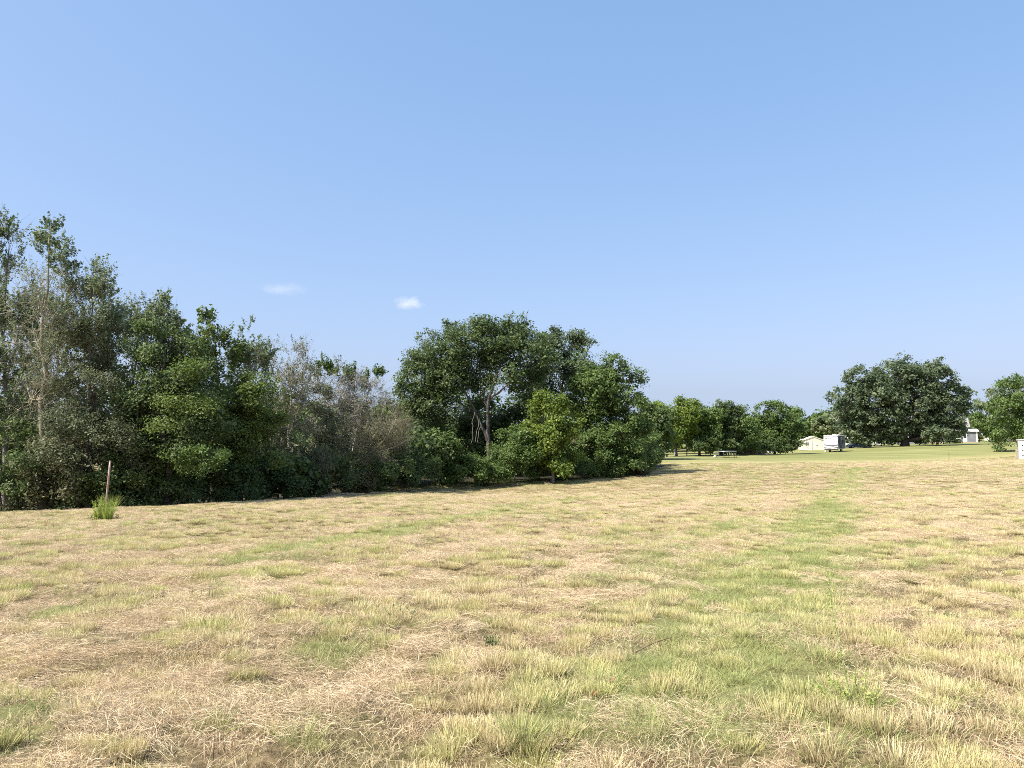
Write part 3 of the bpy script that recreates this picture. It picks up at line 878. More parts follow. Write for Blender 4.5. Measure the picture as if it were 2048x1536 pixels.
for i, (bs, lb, lm, lab) in enumerate(UND):
    tree('shrub', lab, bs, lb, bs[1], lm, BARK_DARK, 9000, .15, 200 + i, .05, spread=.2, cat='shrub', group='shrubs at the foot of the wood', clumps=14)

# --- central clump
def elm_wood(W, rng, b):
    D = 69
    for pp, r0, r1 in [([(978, 925), (977, 890), (976, 850), (976, 800), (988, 770), (1000, 730), (1020, 690)], .22, .05),
                       ([(976, 880), (962, 850), (948, 822), (938, 800), (925, 770), (900, 730)], .15, .04),
                       ([(976, 820), (968, 790), (962, 760), (955, 720)], .10, .03),
                       ([(980, 800), (1000, 780), (1030, 760), (1065, 720)], .10, .03)]:
        p = np.array([P(u, v, D - 1.5) for u, v in pp])
        t = np.linspace(0, 1, 14); ti = np.linspace(0, 1, len(p))
        p = np.stack([np.interp(t, ti, p[:, k]) for k in range(3)], 1) + rng.normal(0, .04, (14, 3))
        W.add(tube(p, np.linspace(r0, r1, 14), 8))


tree('elm_tree', 'broad feathery elm with pale forked trunk, tallest of the central clump', (978, 67.5),
     [(880, 720, 62, 55), (940, 700, 60, 48), (1010, 690, 62, 48), (1060, 720, 50, 55), (845, 770, 48, 60), (900, 790, 58, 55), (845, 835, 46, 46, 1), (920, 740, 60, 50),
      (1000, 740, 68, 45), (1060, 790, 36, 50, 3), (930, 660, 40, 24), (1030, 665, 40, 24), (815, 800, 24, 50)], 69, 'dark', BARK_MID, 70000, .20, 21, .2, limb_r=.2, limb_min=7, clumps=26, spread=.24, clump_r=(.36, .56), per=26, extra=elm_wood, group='trees of the central clump',
     trunk_pts=[ground_at(978, 67.5) - [0, 0, .3], P(977, 890, 67.5), P(976, 850, 67.5), P(976, 800, 67.5), P(985, 740, 68)])
tree('oak_tree', 'dark blue-green rounded oak crown behind the elm', (1120, 79),
     [(1130, 700, 42, 42), (1105, 740, 45, 50), (1165, 730, 34, 48), (1090, 800, 45, 50), (1150, 800, 45, 60)], 79, 'blue', BARK_DARK, 26000, .25, 22, .25, clump_r=(.36, .55), spread=.27, group='trees of the central clump')
tree('oak_tree', 'broad dome-shaped oak on the right side of the central clump', (1220, 70),
     [(1200, 760, 52, 52), (1240, 780, 42, 55), (1180, 800, 45, 55), (1260, 830, 32, 55), (1220, 850, 60, 60), (1275, 890, 30, 45), (1170, 870, 42, 60)], 70, 'mid', BARK_DARK, 42000, .21, 23, .25,
     clump_r=(.34, .52), spread=.22, clumps=20, group='trees of the central clump')
tree('mulberry_tree', 'bright lime-green tree in the middle of the central clump', (1105, 64.5),
     [(1105, 805, 34, 28), (1085, 840, 36, 32), (1125, 845, 34, 34), (1098, 880, 42, 38), (1115, 918, 40, 32)], 64, 'lime', BARK_GREY, 22000, .19, 24, .12, spread=.22, group='trees of the central clump')
for i, (bs, lb, lm, n, lab) in enumerate([
    ((1030, 64), [(1030, 875, 36, 32), (1010, 910, 40, 38), (1050, 915, 38, 36)], 'mid', 16000, 'green round bush between the forked trunk and the lime-green tree'),
    ((1215, 68), [(1190, 905, 42, 40), (1230, 895, 40, 42), (1255, 920, 32, 30), (1210, 930, 45, 22)], 'mid', 20000, 'large-leaved bush at the foot of the right-hand oak'),
    ((1130, 66), [(1120, 935, 40, 18), (1080, 940, 30, 14), (1150, 930, 25, 20)], 'dark', 9000, 'low dark bush below the lime-green tree'),
    ((880, 60), [(878, 880, 26, 20), (895, 895, 26, 18), (870, 910, 28, 20)], 'mid', 8000, 'sumac bush with drooping fronds left of the forked trunk'),
    ((925, 61), [(915, 940, 36, 24), (945, 935, 32, 20), (890, 950, 26, 16)], 'mid', 10000, 'low green brush on the field edge before the forked trunk'),
    ((975, 62), [(975, 945, 30, 18), (960, 950, 24, 12), (1000, 945, 24, 14)], 'mid', 7000, 'small light brush right of the forked trunk foot'),
    ((1275, 69), [(1270, 940, 26, 9), (1285, 938, 14, 8)], 'olive', 2500, 'flat olive brush at the right end of the clump'),
    ((1300, 77), [(1300, 890, 20, 35), (1305, 915, 16, 18)], 'mid', 7000, 'narrow bush hiding the right end of the clump')]):
    tree('bush', lab, bs, lb, bs[1], lm, BARK_DARK, n, .18, 300 + i, .05, spread=.2, cat='bush', group='bushes at the foot of the central clump', clumps=14)

# hanging dead vines by the forked trunk
for i, (pp, lab) in enumerate([([(950, 826), (944, 842), (947, 868), (943, 887)], 'leftmost bare vine hanging by the forked trunk'),
                               ([(955, 832), (958, 848), (953, 862), (951, 883)], 'middle bare vine hanging by the forked trunk'),
                               ([(958, 838), (963, 850), (957, 864), (956, 884)], 'bare vine hanging closest to the forked trunk')]):
    p = np.array([P(u, v, 66.5) for u, v in pp]); t = np.linspace(0, 1, 12); ti = np.linspace(0, 1, 4)
    rg = np.random.default_rng(400 + i)
    p = np.stack([np.interp(t, ti, p[:, k]) for k in range(3)], 1) + rg.normal(0, .03, (12, 3))
    v, f = tube(p, np.full(12, .02), 5)
    link('hanging_vine', mesh_np('hanging_vine', v, f, None, True, [BARK_GREY]), label=lab, cat='vine', group='dead vines in the elm')

# --- row of trees along the fence
ROW = [((1312, 96), [(1305, 835, 26, 38), (1320, 860, 26, 36), (1300, 885, 24, 30), (1325, 890, 18, 16)], 'dark', 10000, 'dark narrow tree right behind the central clump'),
       ((1352, 122), [(1340, 815, 36, 25), (1368, 828, 30, 28), (1335, 850, 34, 32), (1365, 870, 32, 26)], 'lime', 13000, 'light green tree, leftmost of the fence row'),
       ((1398, 124), [(1405, 822, 34, 26), (1388, 845, 30, 30), (1412, 865, 34, 28), (1395, 882, 28, 18)], 'mid', 13000, 'second tree of the fence row with dark lower crown'),
       ((1440, 126), [(1430, 820, 32, 25), (1455, 834, 32, 26), (1440, 862, 42, 30), (1450, 888, 34, 16)], 'dark', 13000, 'tallest tree in the middle of the fence row'),
       ((1480, 126), [(1478, 838, 28, 22), (1488, 862, 28, 30), (1468, 880, 28, 22), (1495, 885, 24, 18)], 'mid', 10000, 'slim tree above the brush pile'),
       ((1548, 135), [(1535, 828, 32, 22), (1565, 838, 30, 20), (1585, 858, 20, 28), (1545, 862, 44, 28), (1520, 870, 28, 28), (1565, 885, 36, 18), (1530, 888, 28, 14)], 'mid', 18000, 'wide-spreading tree at the right end of the fence row')]
for i, (bs, lb, lm, n, lab) in enumerate(ROW):
    tree('orchard_tree', lab, bs, lb, bs[1], lm, BARK_DARK, n, .34, 500 + i, .2, spread=.32, per=24, group='trees along the fence', clumps=14)
for i, (u, D, lab) in enumerate([(1412, 121, 'low hedge bush left of the trampoline trees'), (1452, 123, 'low hedge bush behind the trampoline'), (1528, 131, 'low hedge bush right of the brush pile'),
                                 (1572, 133, 'low hedge bush near the dark car')]):
    tree('hedge_bush', lab, (u, D), [(u - 12, 890, 18, 13), (u + 10, 892, 18, 12)], D, 'dark', BARK_DARK, 3000, .3, 560 + i, .06, spread=.26, cat='bush', group='bushes under the fence row')
# --- the yard
tree('maple_tree', 'huge round shade maple standing before the grey house', (1808, 165),
     [(1797.2, 758.1, 55.8, 33.5), (1732.1, 772.0, 41.9, 35.3), (1862.3, 762.7, 46.5, 33.5), (1694.9, 804.6, 35.3, 33.5), (1899.5, 804.6, 35.3, 39.1), (1760.0, 804.6, 55.8, 39.1), (1825.1, 804.6, 57.7, 41.9), (1871.6, 823.2, 48.4, 37.2), (1722.8, 841.8, 39.1, 33.5), (1787.9, 851.1, 46.5, 31.6), (1862.3, 855.7, 41.9, 27.9), (1894.9, 860.4, 33.5, 22.3), (1722.8, 869.7, 35.3, 16.7), (1769.3, 872.5, 27.9, 13.0), (1876.3, 867.8, 26.0, 13.0, -6), (1704.2, 855.7, 22.3, 27.9)], 165, 'blue', BARK_DARK, 56000, .55, 601, .75, spread=.4, per=24, clumps=24, clump_r=(.34, .52))
tree('ash_tree', 'leafy green tree cut by the right picture edge', (2035, 128),
     [(2030, 790, 36, 36), (2060, 780, 36, 40), (2010, 825, 28, 34), (2045, 840, 42, 40), (2075, 840, 40, 50), (2020, 880, 32, 26)], 128, 'mid', BARK_GREY, 18000, .36, 602, .25, spread=.36, per=24)
tree('cottonwood_tree', 'pale grey-green tree between the house and the right-edge tree', (1985, 225),
     [(1985, 800, 26, 28), (1965, 830, 26, 28), (1995, 840, 26, 36)], 225, 'grey', BARK_GREY, 7000, .55, 603, .3, spread=.5, per=24)
for i, (bs, lb, lm, lab) in enumerate([((1958, 215), [(1955, 850, 24, 24), (1975, 862, 22, 20)], 'mid', 'green tree right behind the house wall'),
                                       ((2000, 214), [(1995, 860, 22, 20), (2015, 862, 22, 20)], 'dark', 'dark green tree behind the white tank'),
                                       ((1725, 190), [(1712, 868, 20, 20), (1735, 862, 22, 24)], 'lime', 'light green bushes right of the blue car'),
                                       ((1650, 185), [(1650, 850, 20, 16), (1665, 845, 18, 18)], 'grey', 'grey-green small tree behind the camper roof')]):
    tree('yard_tree', lab, bs, lb, bs[1], lm, BARK_DARK, 5000, .55, 620 + i, .15, spread=.42, per=24, group='small trees around the yard')


def bare_tree(name, label, base, top_uv, D, seed):
    rng = np.random.default_rng(seed); b = ground_at(*base); root = link(name, None, loc=tuple(b), label=label, cat='tree')
    W = Stack(); tip = P(*top_uv, D)
    tr = curve_pts(b, tip, rng, 10, wob=.03); W.add(tube(tr, np.linspace(.28, .05, 10), 7))
    for k in range(22):
        i = rng.integers(3, 10); a = tr[i]; e = a + nrm(rng.normal(size=3) + UP * .9) * rng.uniform(1.5, 3.4)
        bp = curve_pts(a, e, rng, 5, wob=.1); W.add(tube(bp, np.linspace(.09, .03, 5), 4))
        for j in range(4):
            s = bp[rng.integers(1, 5)]; W.add(segs(s[None], (s + nrm(rng.normal(size=3) + UP * .5) * rng.uniform(.6, 1.6))[None], np.array([.035]), np.array([.015]), 3))
    W.v = [v - b for v in W.v]
    link('trunk', W.mesh('trunk', BARK_PALE, True), root)


for i, (u, D, lab) in enumerate([(1905, 186, 'low dark shrub before the house wing window'), (1852, 186, 'dark shrub under the maple before the porch')]):
    tree('house_shrub', lab, (u, D), [(u - 5, 880, 10, 7), (u + 5, 881, 10, 6)], D, 'dark', BARK_DARK, 1500, .3, 680 + i, .05, spread=.25, cat='shrub', group='shrubs before the house')
bare_tree('dead_tree', 'dead bare pale tree behind the camper', (1684, 178), (1686, 832), 178, 700)


# --- woodland far behind and deep inside: one mass
def mass(name, label, lobes_d, leafm, n, size, seed, spread):
    rng = np.random.default_rng(seed)
    S = Stack()
    for (lobes, D) in lobes_d:
        A, _ = crown_build(rng, world_lobes(lobes, D), int(n / len(lobes_d)), size, 'round', 14, per=24, spread=spread)
        for v, f, t in zip(A.v, A.f, A.t):
            S.v.append(v); S.t.append(t)
    N = sum(len(v) for v in S.v); S.f = [np.arange(N).reshape(-1, 4)]
    o = link(name, S.mesh(name, LEAF[leafm]), label=label, cat='woodland', kind='stuff')
    return o


rg = np.random.default_rng(5)
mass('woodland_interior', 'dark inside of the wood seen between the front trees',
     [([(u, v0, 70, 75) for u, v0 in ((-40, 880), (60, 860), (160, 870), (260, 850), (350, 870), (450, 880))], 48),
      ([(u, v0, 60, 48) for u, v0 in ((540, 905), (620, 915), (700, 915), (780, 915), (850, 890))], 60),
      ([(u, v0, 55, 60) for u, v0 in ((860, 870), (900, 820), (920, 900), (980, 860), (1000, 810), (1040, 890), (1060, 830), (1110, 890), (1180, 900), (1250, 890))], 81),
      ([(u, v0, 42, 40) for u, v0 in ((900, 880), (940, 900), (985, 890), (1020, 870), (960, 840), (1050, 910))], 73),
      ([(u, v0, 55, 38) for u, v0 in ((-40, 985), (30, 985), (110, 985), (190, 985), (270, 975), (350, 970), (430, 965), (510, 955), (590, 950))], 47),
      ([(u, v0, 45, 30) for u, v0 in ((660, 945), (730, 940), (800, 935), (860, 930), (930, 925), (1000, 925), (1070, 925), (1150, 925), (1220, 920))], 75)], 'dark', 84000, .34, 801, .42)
mass('far_woodland', 'distant line of trees behind the yard and fence',
     [([(u, 868 + rg.uniform(-6, 6), 34, 26) for u in range(1290, 1600, 40)], 190), ([(u, 856 + rg.uniform(-8, 8), 34, 28) for u in range(1600, 1720, 30)], 240),
      ([(u, 862 + rg.uniform(-6, 6), 34, 26) for u in range(1730, 2140, 38)], 250), ([(u, 845 + rg.uniform(-10, 10), 50, 34) for u in range(560, 900, 60)], 130),
      ([(u, 880 + rg.uniform(-6, 6), 60, 30) for u in range(-200, 560, 80)], 90)], 'mid', 50000, 1.1, 802, .8)

# ------------------------------------------------------------------ built things
class MB:
    """collects boxes, prisms, tubes and discs into one mesh"""
    def __init__(s): s.v = []; s.f = []; s.n = 0

    def raw(s, v, faces):
        v = np.asarray(v, float); s.v.append(v)
        for f in faces: s.f.append([int(i) + s.n for i in f])
        s.n += len(v); return s

    def box(s, x0, x1, y0, y1, z0, z1, taper=0.0, ty=None):
        ty = taper if ty is None else ty
        v = [(x0, y0, z0), (x1, y0, z0), (x1, y1, z0), (x0, y1, z0), (x0 + taper, y0 + ty, z1), (x1 - taper, y0 + ty, z1), (x1 - taper, y1 - ty, z1), (x0 + taper, y1 - ty, z1)]
        return s.raw(v, [(3, 2, 1, 0), (4, 5, 6, 7), (0, 1, 5, 4), (1, 2, 6, 5), (2, 3, 7, 6), (3, 0, 4, 7)])

    def prism(s, prof, a0, a1, axis='y'):
        """outline in the two other axes, extruded along axis"""
        n = len(prof); P_ = []
        for a in (a0, a1):
            for (p, q) in prof:
                P_.append((p, a, q) if axis == 'y' else ((a, p, q) if axis == 'x' else (p, q, a)))
        F = [tuple(range(n))[::-1], tuple(range(n, 2 * n))] + [(i, (i + 1) % n, n + (i + 1) % n, n + i) for i in range(n)]
        return s.raw(P_, F)

    def tube(s, pts, r, sides=8):
        pts = np.asarray(pts, float); rr = np.full(len(pts), r) if np.isscalar(r) else np.asarray(r)
        v, f = tube(pts, rr, sides)
        s.raw(v, f); k = s.n - len(v)
        s.f.append([k + i for i in range(sides)][::-1]); s.f.append([s.n - sides + i for i in range(sides)])
        return s

    def ellipsoid(s, c, r, nu=14, nv=9):
        th = np.linspace(0, 2 * math.pi, nu, endpoint=False); ph = np.linspace(-math.pi / 2, math.pi / 2, nv)
        V = np.array([(c[0] + r[0] * math.cos(p) * math.cos(t), c[1] + r[1] * math.cos(p) * math.sin(t), c[2] + r[2] * math.sin(p)) for p in ph for t in th])
        F = [(i * nu + j, i * nu + (j + 1) % nu, (i + 1) * nu + (j + 1) % nu, (i + 1) * nu + j) for i in range(nv - 1) for j in range(nu)]
        return s.raw(V, F)

    def build(s, name, m, parent=None, bevel=0.0, smooth=False, **kw):
        me = bpy.data.meshes.new(name)
        me.from_pydata([tuple(p) for p in np.vstack(s.v)], [], s.f); me.validate(); me.update()
        if smooth: me.polygons.foreach_set('use_smooth', np.ones(len(me.polygons), bool))
        me.materials.append(m)
        o = link(name, me, parent, **kw)
        if bevel:
            b = o.modifiers.new('bevel', 'BEVEL'); b.width = bevel; b.segments = 2; b.limit_method = 'ANGLE'
        return o


def place(u, D, dz=0.0):
    p = ground_at(u, D); p[2] = float(gz(np.array(p[0]), np.array(p[1]))) + .06 + dz
    return tuple(p)


M_WHITE = noisy('white_gelcoat', (.74, .74, .72), (.82, .82, .80), 1.5, .35, 0, .5)
M_ROOFW = noisy('white_roof_membrane', (.62, .62, .60), (.74, .74, .71), 2, .7)
M_BLACK = mat('black_trim', (.02, .02, .022), .5)
M_RUBBER = noisy('tyre_rubber', (.018, .018, .018), (.035, .035, .033), 8, .85)
M_STEEL = noisy('galvanised_steel', (.42, .43, .44), (.58, .59, .60), 6, .4, 0, .5, metal=.7)
M_GLASS = mat('dark_window_glass', (.03, .035, .04), .08, 0, .6)
M_CREAM = noisy('cream_siding', (.70, .65, .49), (.77, .72, .56), 2.0, .75, .1)
M_CREAM2 = noisy('cream_door', (.66, .61, .47), (.73, .68, .54), 2.0, .7)
M_GREYSID = noisy('grey_siding', (.17, .18, .195), (.22, .23, .245), 1.5, .8, .1)
M_SHING = noisy('grey_shingles', (.20, .19, .185), (.32, .31, .30), 5, .9, .4)
M_TRIM = noisy('white_trim', (.72, .72, .70), (.80, .80, .78), 3, .6)
M_BRICK = noisy('tan_foundation', (.38, .29, .21), (.50, .40, .30), 5, .9, .3)
M_DECK = noisy('grey_graphics_and_shade', (.10, .11, .12), (.16, .17, .18), 3, .5)  # stripe grey, also the painted shade on the camper's side
M_WOOD = noisy('weathered_board', (.30, .25, .18), (.44, .38, .29), 4, .85, .3)
M_FENCE = noisy('dark_fence_board', (.025, .022, .02), (.06, .05, .042), 4, .85, .3)


def wheel(parent, x, y, r, w, axis='x', rimm=None):
    o = MB(); th = np.linspace(0, 2 * math.pi, 18, endpoint=False)
    prof = [(r * math.cos(t), r * math.sin(t)) for t in th]
    (o.prism([(y + p, r + q) for p, q in prof], x - w / 2, x + w / 2, 'x') if axis == 'x' else o.prism([(x + p, r + q) for p, q in prof], y - w / 2, y + w / 2, 'y'))
    wh = o.build('wheel', M_RUBBER, parent, bevel=.02)
    o = MB(); prof = [(.6 * r * math.cos(t), .6 * r * math.sin(t)) for t in th]
    (o.prism([(y + p, r + q) for p, q in prof], x - w / 2 - .012, x + w / 2 + .012, 'x') if axis == 'x' else o.prism([(x + p, r + q) for p, q in prof], y - w / 2 - .012, y + w / 2 + .012, 'y'))
    o.build('rim', rimm or M_STEEL, wh)


# --- travel trailer (its back and shaded side towards us)
rv = link('camper_trailer', None, loc=place(1662, 142), rotz=math.radians(-33), label='white camper trailer with dark swoosh stripes parked on the lawn', cat='camper')
rv.rotation_euler = (0, math.radians(-2.0), math.radians(-33))
prof = [(0, .75), (0.05, .55), (1.0, .50), (7.2, .50), (7.6, .75), (7.75, 1.4), (7.35, 2.6), (6.9, 3.0), (.12, 3.0), (0, 2.86)]
MB().prism(prof, -1.22, 1.22, 'x').build('body', M_WHITE, rv, bevel=.05)
MB().box(-1.26, 1.26, -.04, 6.9, 3.0, 3.10, .06).build('roof', M_ROOFW, rv, bevel=.02)
rvp = rv.children[-1]
MB().box(-.35, .35, 3.4, 4.3, 3.10, 3.28, .05).build('air_conditioner', M_ROOFW, rvp, bevel=.04)
MB().box(-1.24, 1.24, -.03, -.005, 2.80, 2.88).build('marker_strip', M_DECK, rv)
for (x0, x1, z) in ((-.95, -.62, 2.52), (-.52, -.30, 2.53), (-.22, .05, 2.52)):
    MB().prism([(x0, z), (x1 - .06, z), (x1, z + .13), (x0 + .08, z + .11)], -.02, -.004, 'y').build('logo_mark', M_BLACK, rv)
MB().prism([(-1.2, 1.50), (-.4, 1.36), (.4, 1.30), (1.2, 1.42), (1.2, 1.20), (.4, 1.02), (-.3, 1.10), (-1.2, 1.32)], -.022, -.004, 'y').build('swoosh_stripe', M_DECK, rv)
MB().prism([(-1.2, .98), (-.5, .82), (.1, .76), (-.4, .72), (-1.2, .82)], -.022, -.004, 'y').build('swoosh_stripe', M_DECK, rv)
MB().prism([(.2, .80), (1.2, .95), (1.2, .86), (.5, .74)], -.022, -.004, 'y').build('swoosh_stripe', M_BLACK, rv)
MB().box(-1.2, 1.2, -.16, -.04, .42, .56).build('bumper', M_BLACK, rv, bevel=.02)
for x in (-1.08, 1.08):
    MB().box(x - .05, x + .05, -.03, -.004, .70, .86).build('tail_light', mat('red_lens', (.20, .03, .03), .25), rv)
MB().box(1.22, 1.232, .06, 7.0, .62, 2.92).build('side_shade_panel', M_DECK, rv)  # added dark sheet: shade of the camper's right side put into colour
so = MB().box(1.235, 1.62, 1.6, 4.6, .75, 2.7).build('slide_out', M_DECK, rv, bevel=.03)
for (y0, y1) in ((1.9, 2.8), (3.3, 4.3)):
    MB().box(1.62, 1.635, y0, y1, 1.5, 2.2).build('window', M_GLASS, so)
d = MB().box(1.234, 1.25, 5.0, 5.65, .7, 2.5).build('door', M_ROOFW, rv); MB().box(1.245, 1.26, 5.15, 5.5, 1.6, 2.2).build('window', M_GLASS, d)
MB().box(1.234, 1.245, .5, 1.2, 1.5, 2.2).build('window', M_GLASS, rv)
MB().tube([(1.25, 1.2, 2.9), (1.36, 1.2, 2.92), (1.36, 5.9, 2.92), (1.25, 5.9, 2.9)], .05).build('awning_roll', M_BLACK, rv, smooth=True)
for x in (-1.0, 1.0):
    wheel(rv, x, 3.6, .34, .22); wheel(rv, x, 4.4, .34, .22)
for x in (-.9, .9):
    MB().box(x - .05, x + .05, .5, .6, .0, .52).build('stabiliser_leg', M_STEEL, rv)
MB().tube([(-.5, 7.3, .55), (0, 8.7, .5), (.5, 7.3, .55)], .05).build('hitch_frame', M_BLACK, rv)
MB().box(-.25, .25, 7.85, 8.3, .55, 1.05).build('gas_bottle_cover', M_WHITE, rv, bevel=.05)
MB().box(-1.12, -.86, -.3, -.12, .12, .34).build('step_box', M_ROOFW, rv)

# --- cream shed
sh = link('garden_shed', None, loc=place(1627, 165), rotz=math.radians(-14), label='cream gabled garden shed with double doors left of the camper', cat='shed')
W2, HE, HP = 2.5, 1.95, 2.85
MB().prism([(-W2, 0), (W2, 0), (W2, HE), (0, HP), (-W2, HE)], 0, 5.5, 'y').build('wall', M_CREAM, sh)
for s_ in (-1, 1):
    MB().prism([(0, HP + .02), (s_ * (W2 + .2), HE - .06), (s_ * (W2 + .2), HE + .03), (0, HP + .11)][::s_], -.18, 5.7, 'y').build('roof_slope', M_TRIM, sh)
for x0, x1 in ((-.25, .66), (.70, 1.61)):
    dr = MB().box(x0, x1, -.03, -.004, .08, 1.92).build('door', M_CREAM2, sh)
    MB().box((x1 - .12 if x0 < 0 else x0 + .04), (x1 - .04 if x0 < 0 else x0 + .12), -.06, -.03, .9, 1.1).build('handle', M_BLACK, dr)
MB().box(.664, .696, -.012, -.003, .06, 1.94).build('door_gap', M_BLACK, sh)
MB().box(-.32, 1.68, -.025, -.003, 1.94, 2.0).build('door_head', M_BLACK, sh); MB().box(-.31, -.26, -.02, -.003, .06, 1.94).build('door_jamb', M_BLACK, sh)
MB().box(1.62, 1.67, -.02, -.003, .06, 1.94).build('door_jamb', M_BLACK, sh)
wn_ = MB().box(-1.62, -.98, -.04, -.004, .95, 1.72).build('window', M_TRIM, sh)
for x in (-1.58, -1.28):
    for z in (1.0, 1.36): MB().box(x, x + .26, -.05, -.041, z, z + .31).build('pane', M_GLASS, wn_)
MB().tube([(-2.1, -.08, 1.9), (-1.75, -.09, 1.2), (-1.35, -.08, .7), (-1.1, -.08, .45)], .035, 6).build('leaning_pole', M_WOOD, sh)
for x in (-W2, W2): MB().box(x - .06, x + .06, -.02, -.003, 0, HE).build('corner_board', M_TRIM, sh)


# --- cars
def car(name, label, u, D, rz, col, pickup=False, scale=1.0):
    c = link(name, None, loc=place(u, D), rotz=rz, label=label, cat='pickup' if pickup else 'car')
    paint = mat('paint_' + name, col, .28, .2, .5)
    h = .95 if pickup else .82
    side = [(0, .38), (0, .72), (.12, h - .02), (1.15, h + .05), (1.3, h + .08), (4.75, h + .06), (4.9, h - .1), (4.9, .42), (4.6, .32), (.3, .30)]
    MB().prism([(y * scale, z) for y, z in side], -.9, .9, 'x').build('body', paint, c, bevel=.06)
    y0, y1, y2, y3 = (1.25, 1.95, 3.1, 3.25) if pickup else (1.25, 2.0, 3.9, 4.6)
    H = 1.82 if pickup else 1.5
    cab = MB(); zb = h + .06
    cab.raw([(-.84, y0, zb), (.84, y0, zb), (.84, y3, zb), (-.84, y3, zb), (-.68, y1, H), (.68, y1, H), (.68, y2, H), (-.68, y2, H)],
            [(3, 2, 1, 0), (4, 5, 6, 7), (0, 1, 5, 4), (1, 2, 6, 5), (2, 3, 7, 6), (3, 0, 4, 7)])
    cb = cab.build('cabin', paint, c, bevel=.04)

    def lerp(a, b, t): return a + (b - a) * t
    w = MB(); t0, t1 = .12, .88; e = .02
    w.raw([(-.84 + .16 * t0 + .06, lerp(y0, y1, t0) - e, lerp(zb, H, t0)), (.84 - .16 * t0 - .06, lerp(y0, y1, t0) - e, lerp(zb, H, t0)),
           (.84 - .16 * t1 - .06, lerp(y0, y1, t1) - e, lerp(zb, H, t1)), (-.84 + .16 * t1 + .06, lerp(y0, y1, t1) - e, lerp(zb, H, t1))], [(0, 1, 2, 3)])
    w.build('windscreen', M_GLASS, cb)
    for s_ in (-1, 1):
        w = MB(); w.raw([(s_ * (.84 - .16 * t + e), lerp(yy, zz, t), lerp(zb, H, t)) for t, yy, zz in ((t0, y0 + .2, y1 + .1), (t0, y3 - .2, y2 - .1), (t1, y3 - .2, y2 - .1), (t1, y0 + .2, y1 + .1))], [(0, 1, 2, 3)])
        w.build('side_window', M_GLASS, cb)
        MB().box(s_ * .86 - .12, s_ * .86 + .12, 1.5, 1.6, h + .12, h + .28).build('mirror', paint, c, bevel=.02)
        MB().box(min(s_ * .48, s_ * .84), max(s_ * .48, s_ * .84), -.03, .02, .62, .76).build('headlight', mat('lamp_lens', (.75, .76, .78), .15, 0, .6), c, bevel=.015)
        wheel(c, s_ * .8, .85 * scale, .36, .22); wheel(c, s_ * .8, 3.95 * scale, .36, .22)
    MB().box(-.45, .45, -.03, .02, .56, .78).build('grille', M_BLACK if not pickup else M_STEEL, c, bevel=.01)
    MB().box(-.88, .88, -.08, .06, .36, .52).build('bumper', M_STEEL if pickup else paint, c, bevel=.03)
    if pickup:
        MB().box(-.78, .78, 3.3, 4.8, h + .065, h + .08).build('bed_floor', M_BLACK, c)
        for s_ in (-1, 1): MB().box(s_ * .86 - .05, s_ * .86 + .05, 3.27, 4.88, h, h + .28).build('bed_side', paint, c)
    return c


car('pickup_truck', 'silver pickup truck facing us in the shade of the huge maple', 1754, 186, math.radians(-28), (.50, .51, .52), True)
car('blue_car', 'blue car mostly hidden behind the camper', 1694, 168, math.radians(-95), (.10, .16, .36))
car('dark_car', 'dark car with bright windscreen left of the cream shed', 1592, 172, math.radians(40), (.05, .055, .06))
wv = link('white_van', None, loc=place(1688, 176), rotz=math.radians(-30), label='white van front showing beside the camper, above the blue car', cat='van')
MB().prism([(0, .4), (0, 1.0), (.5, 1.25), (1.1, 2.2), (1.4, 2.45), (5.2, 2.45), (5.3, .4)], -.95, .95, 'x').build('body', M_WHITE, wv, bevel=.06)
MB().raw([(-.8, .53, 1.32), (.8, .53, 1.32), (.74, 1.02, 2.12), (-.74, 1.02, 2.12)], [(0, 1, 2, 3)]).build('windscreen', M_GLASS, wv)
for s_ in (-1, 1):
    wheel(wv, s_ * .86, .95, .36, .22); wheel(wv, s_ * .86, 4.3, .36, .22)

# --- house
hs = link('grey_house', None, loc=place(1914, 196), rotz=math.radians(-24), label='grey house with shingle roof and white trim half hidden by the maple', cat='house')
MB().box(-14, 2.4, 0, 8, -.4, 4.0).build('wall', M_GREYSID, hs)
MB().prism([(0, 4.0), (8, 4.0), (4, 6.6)], -14, 2.4, 'x').build('gable_wall', M_GREYSID, hs)
rf = MB().prism([(-.5, 3.92), (4.0, 6.85), (4.0, 7.02), (-.6, 4.03)], -14.5, 2.9, 'x').build('roof_slope', M_SHING, hs)
MB().prism([(8.5, 3.92), (8.6, 4.03), (4.0, 7.02), (4.0, 6.85)], -14.5, 2.9, 'x').build('roof_slope', M_SHING, hs)
MB().box(-9.4, -8.7, 3.5, 4.3, 6.6, 7.9).build('chimney', M_BRICK, rf)
for x in (2.32,): MB().box(x - .1, x + .1, -.02, -.003, 2.9, 3.95).build('corner_board', M_TRIM, hs)
wing = MB().prism([(-3.6, .25), (0, .25), (0, 3.35), (-3.6, 2.85)], -6.5, 4.0, 'x').build('side_wing', M_GREYSID, hs)
MB().prism([(-4.0, 2.83), (0.0, 3.39), (0.0, 3.52), (-4.0, 2.98)], -6.8, 4.4, 'x').build('wing_roof', M_TRIM, wing)
MB().box(-6.55, 4.05, -3.66, -.02, -.5, .25).build('foundation', M_BRICK, wing)
for x in (-6.4, 3.9): MB().box(x - .14, x + .14, -3.64, -3.6, .25, 2.83).build('corner_board', M_TRIM, wing)
for (x0, x1) in ((-4.3, -3.2), (-.6, .3)):
    w_ = MB().box(x0 - .16, x1 + .16, -3.65, -3.602, 1.0, 2.4).build('window_frame', M_TRIM, wing)
    MB().box(x0, x1, -3.665, -3.655, 1.15, 2.25).build('pane', M_GLASS, w_)
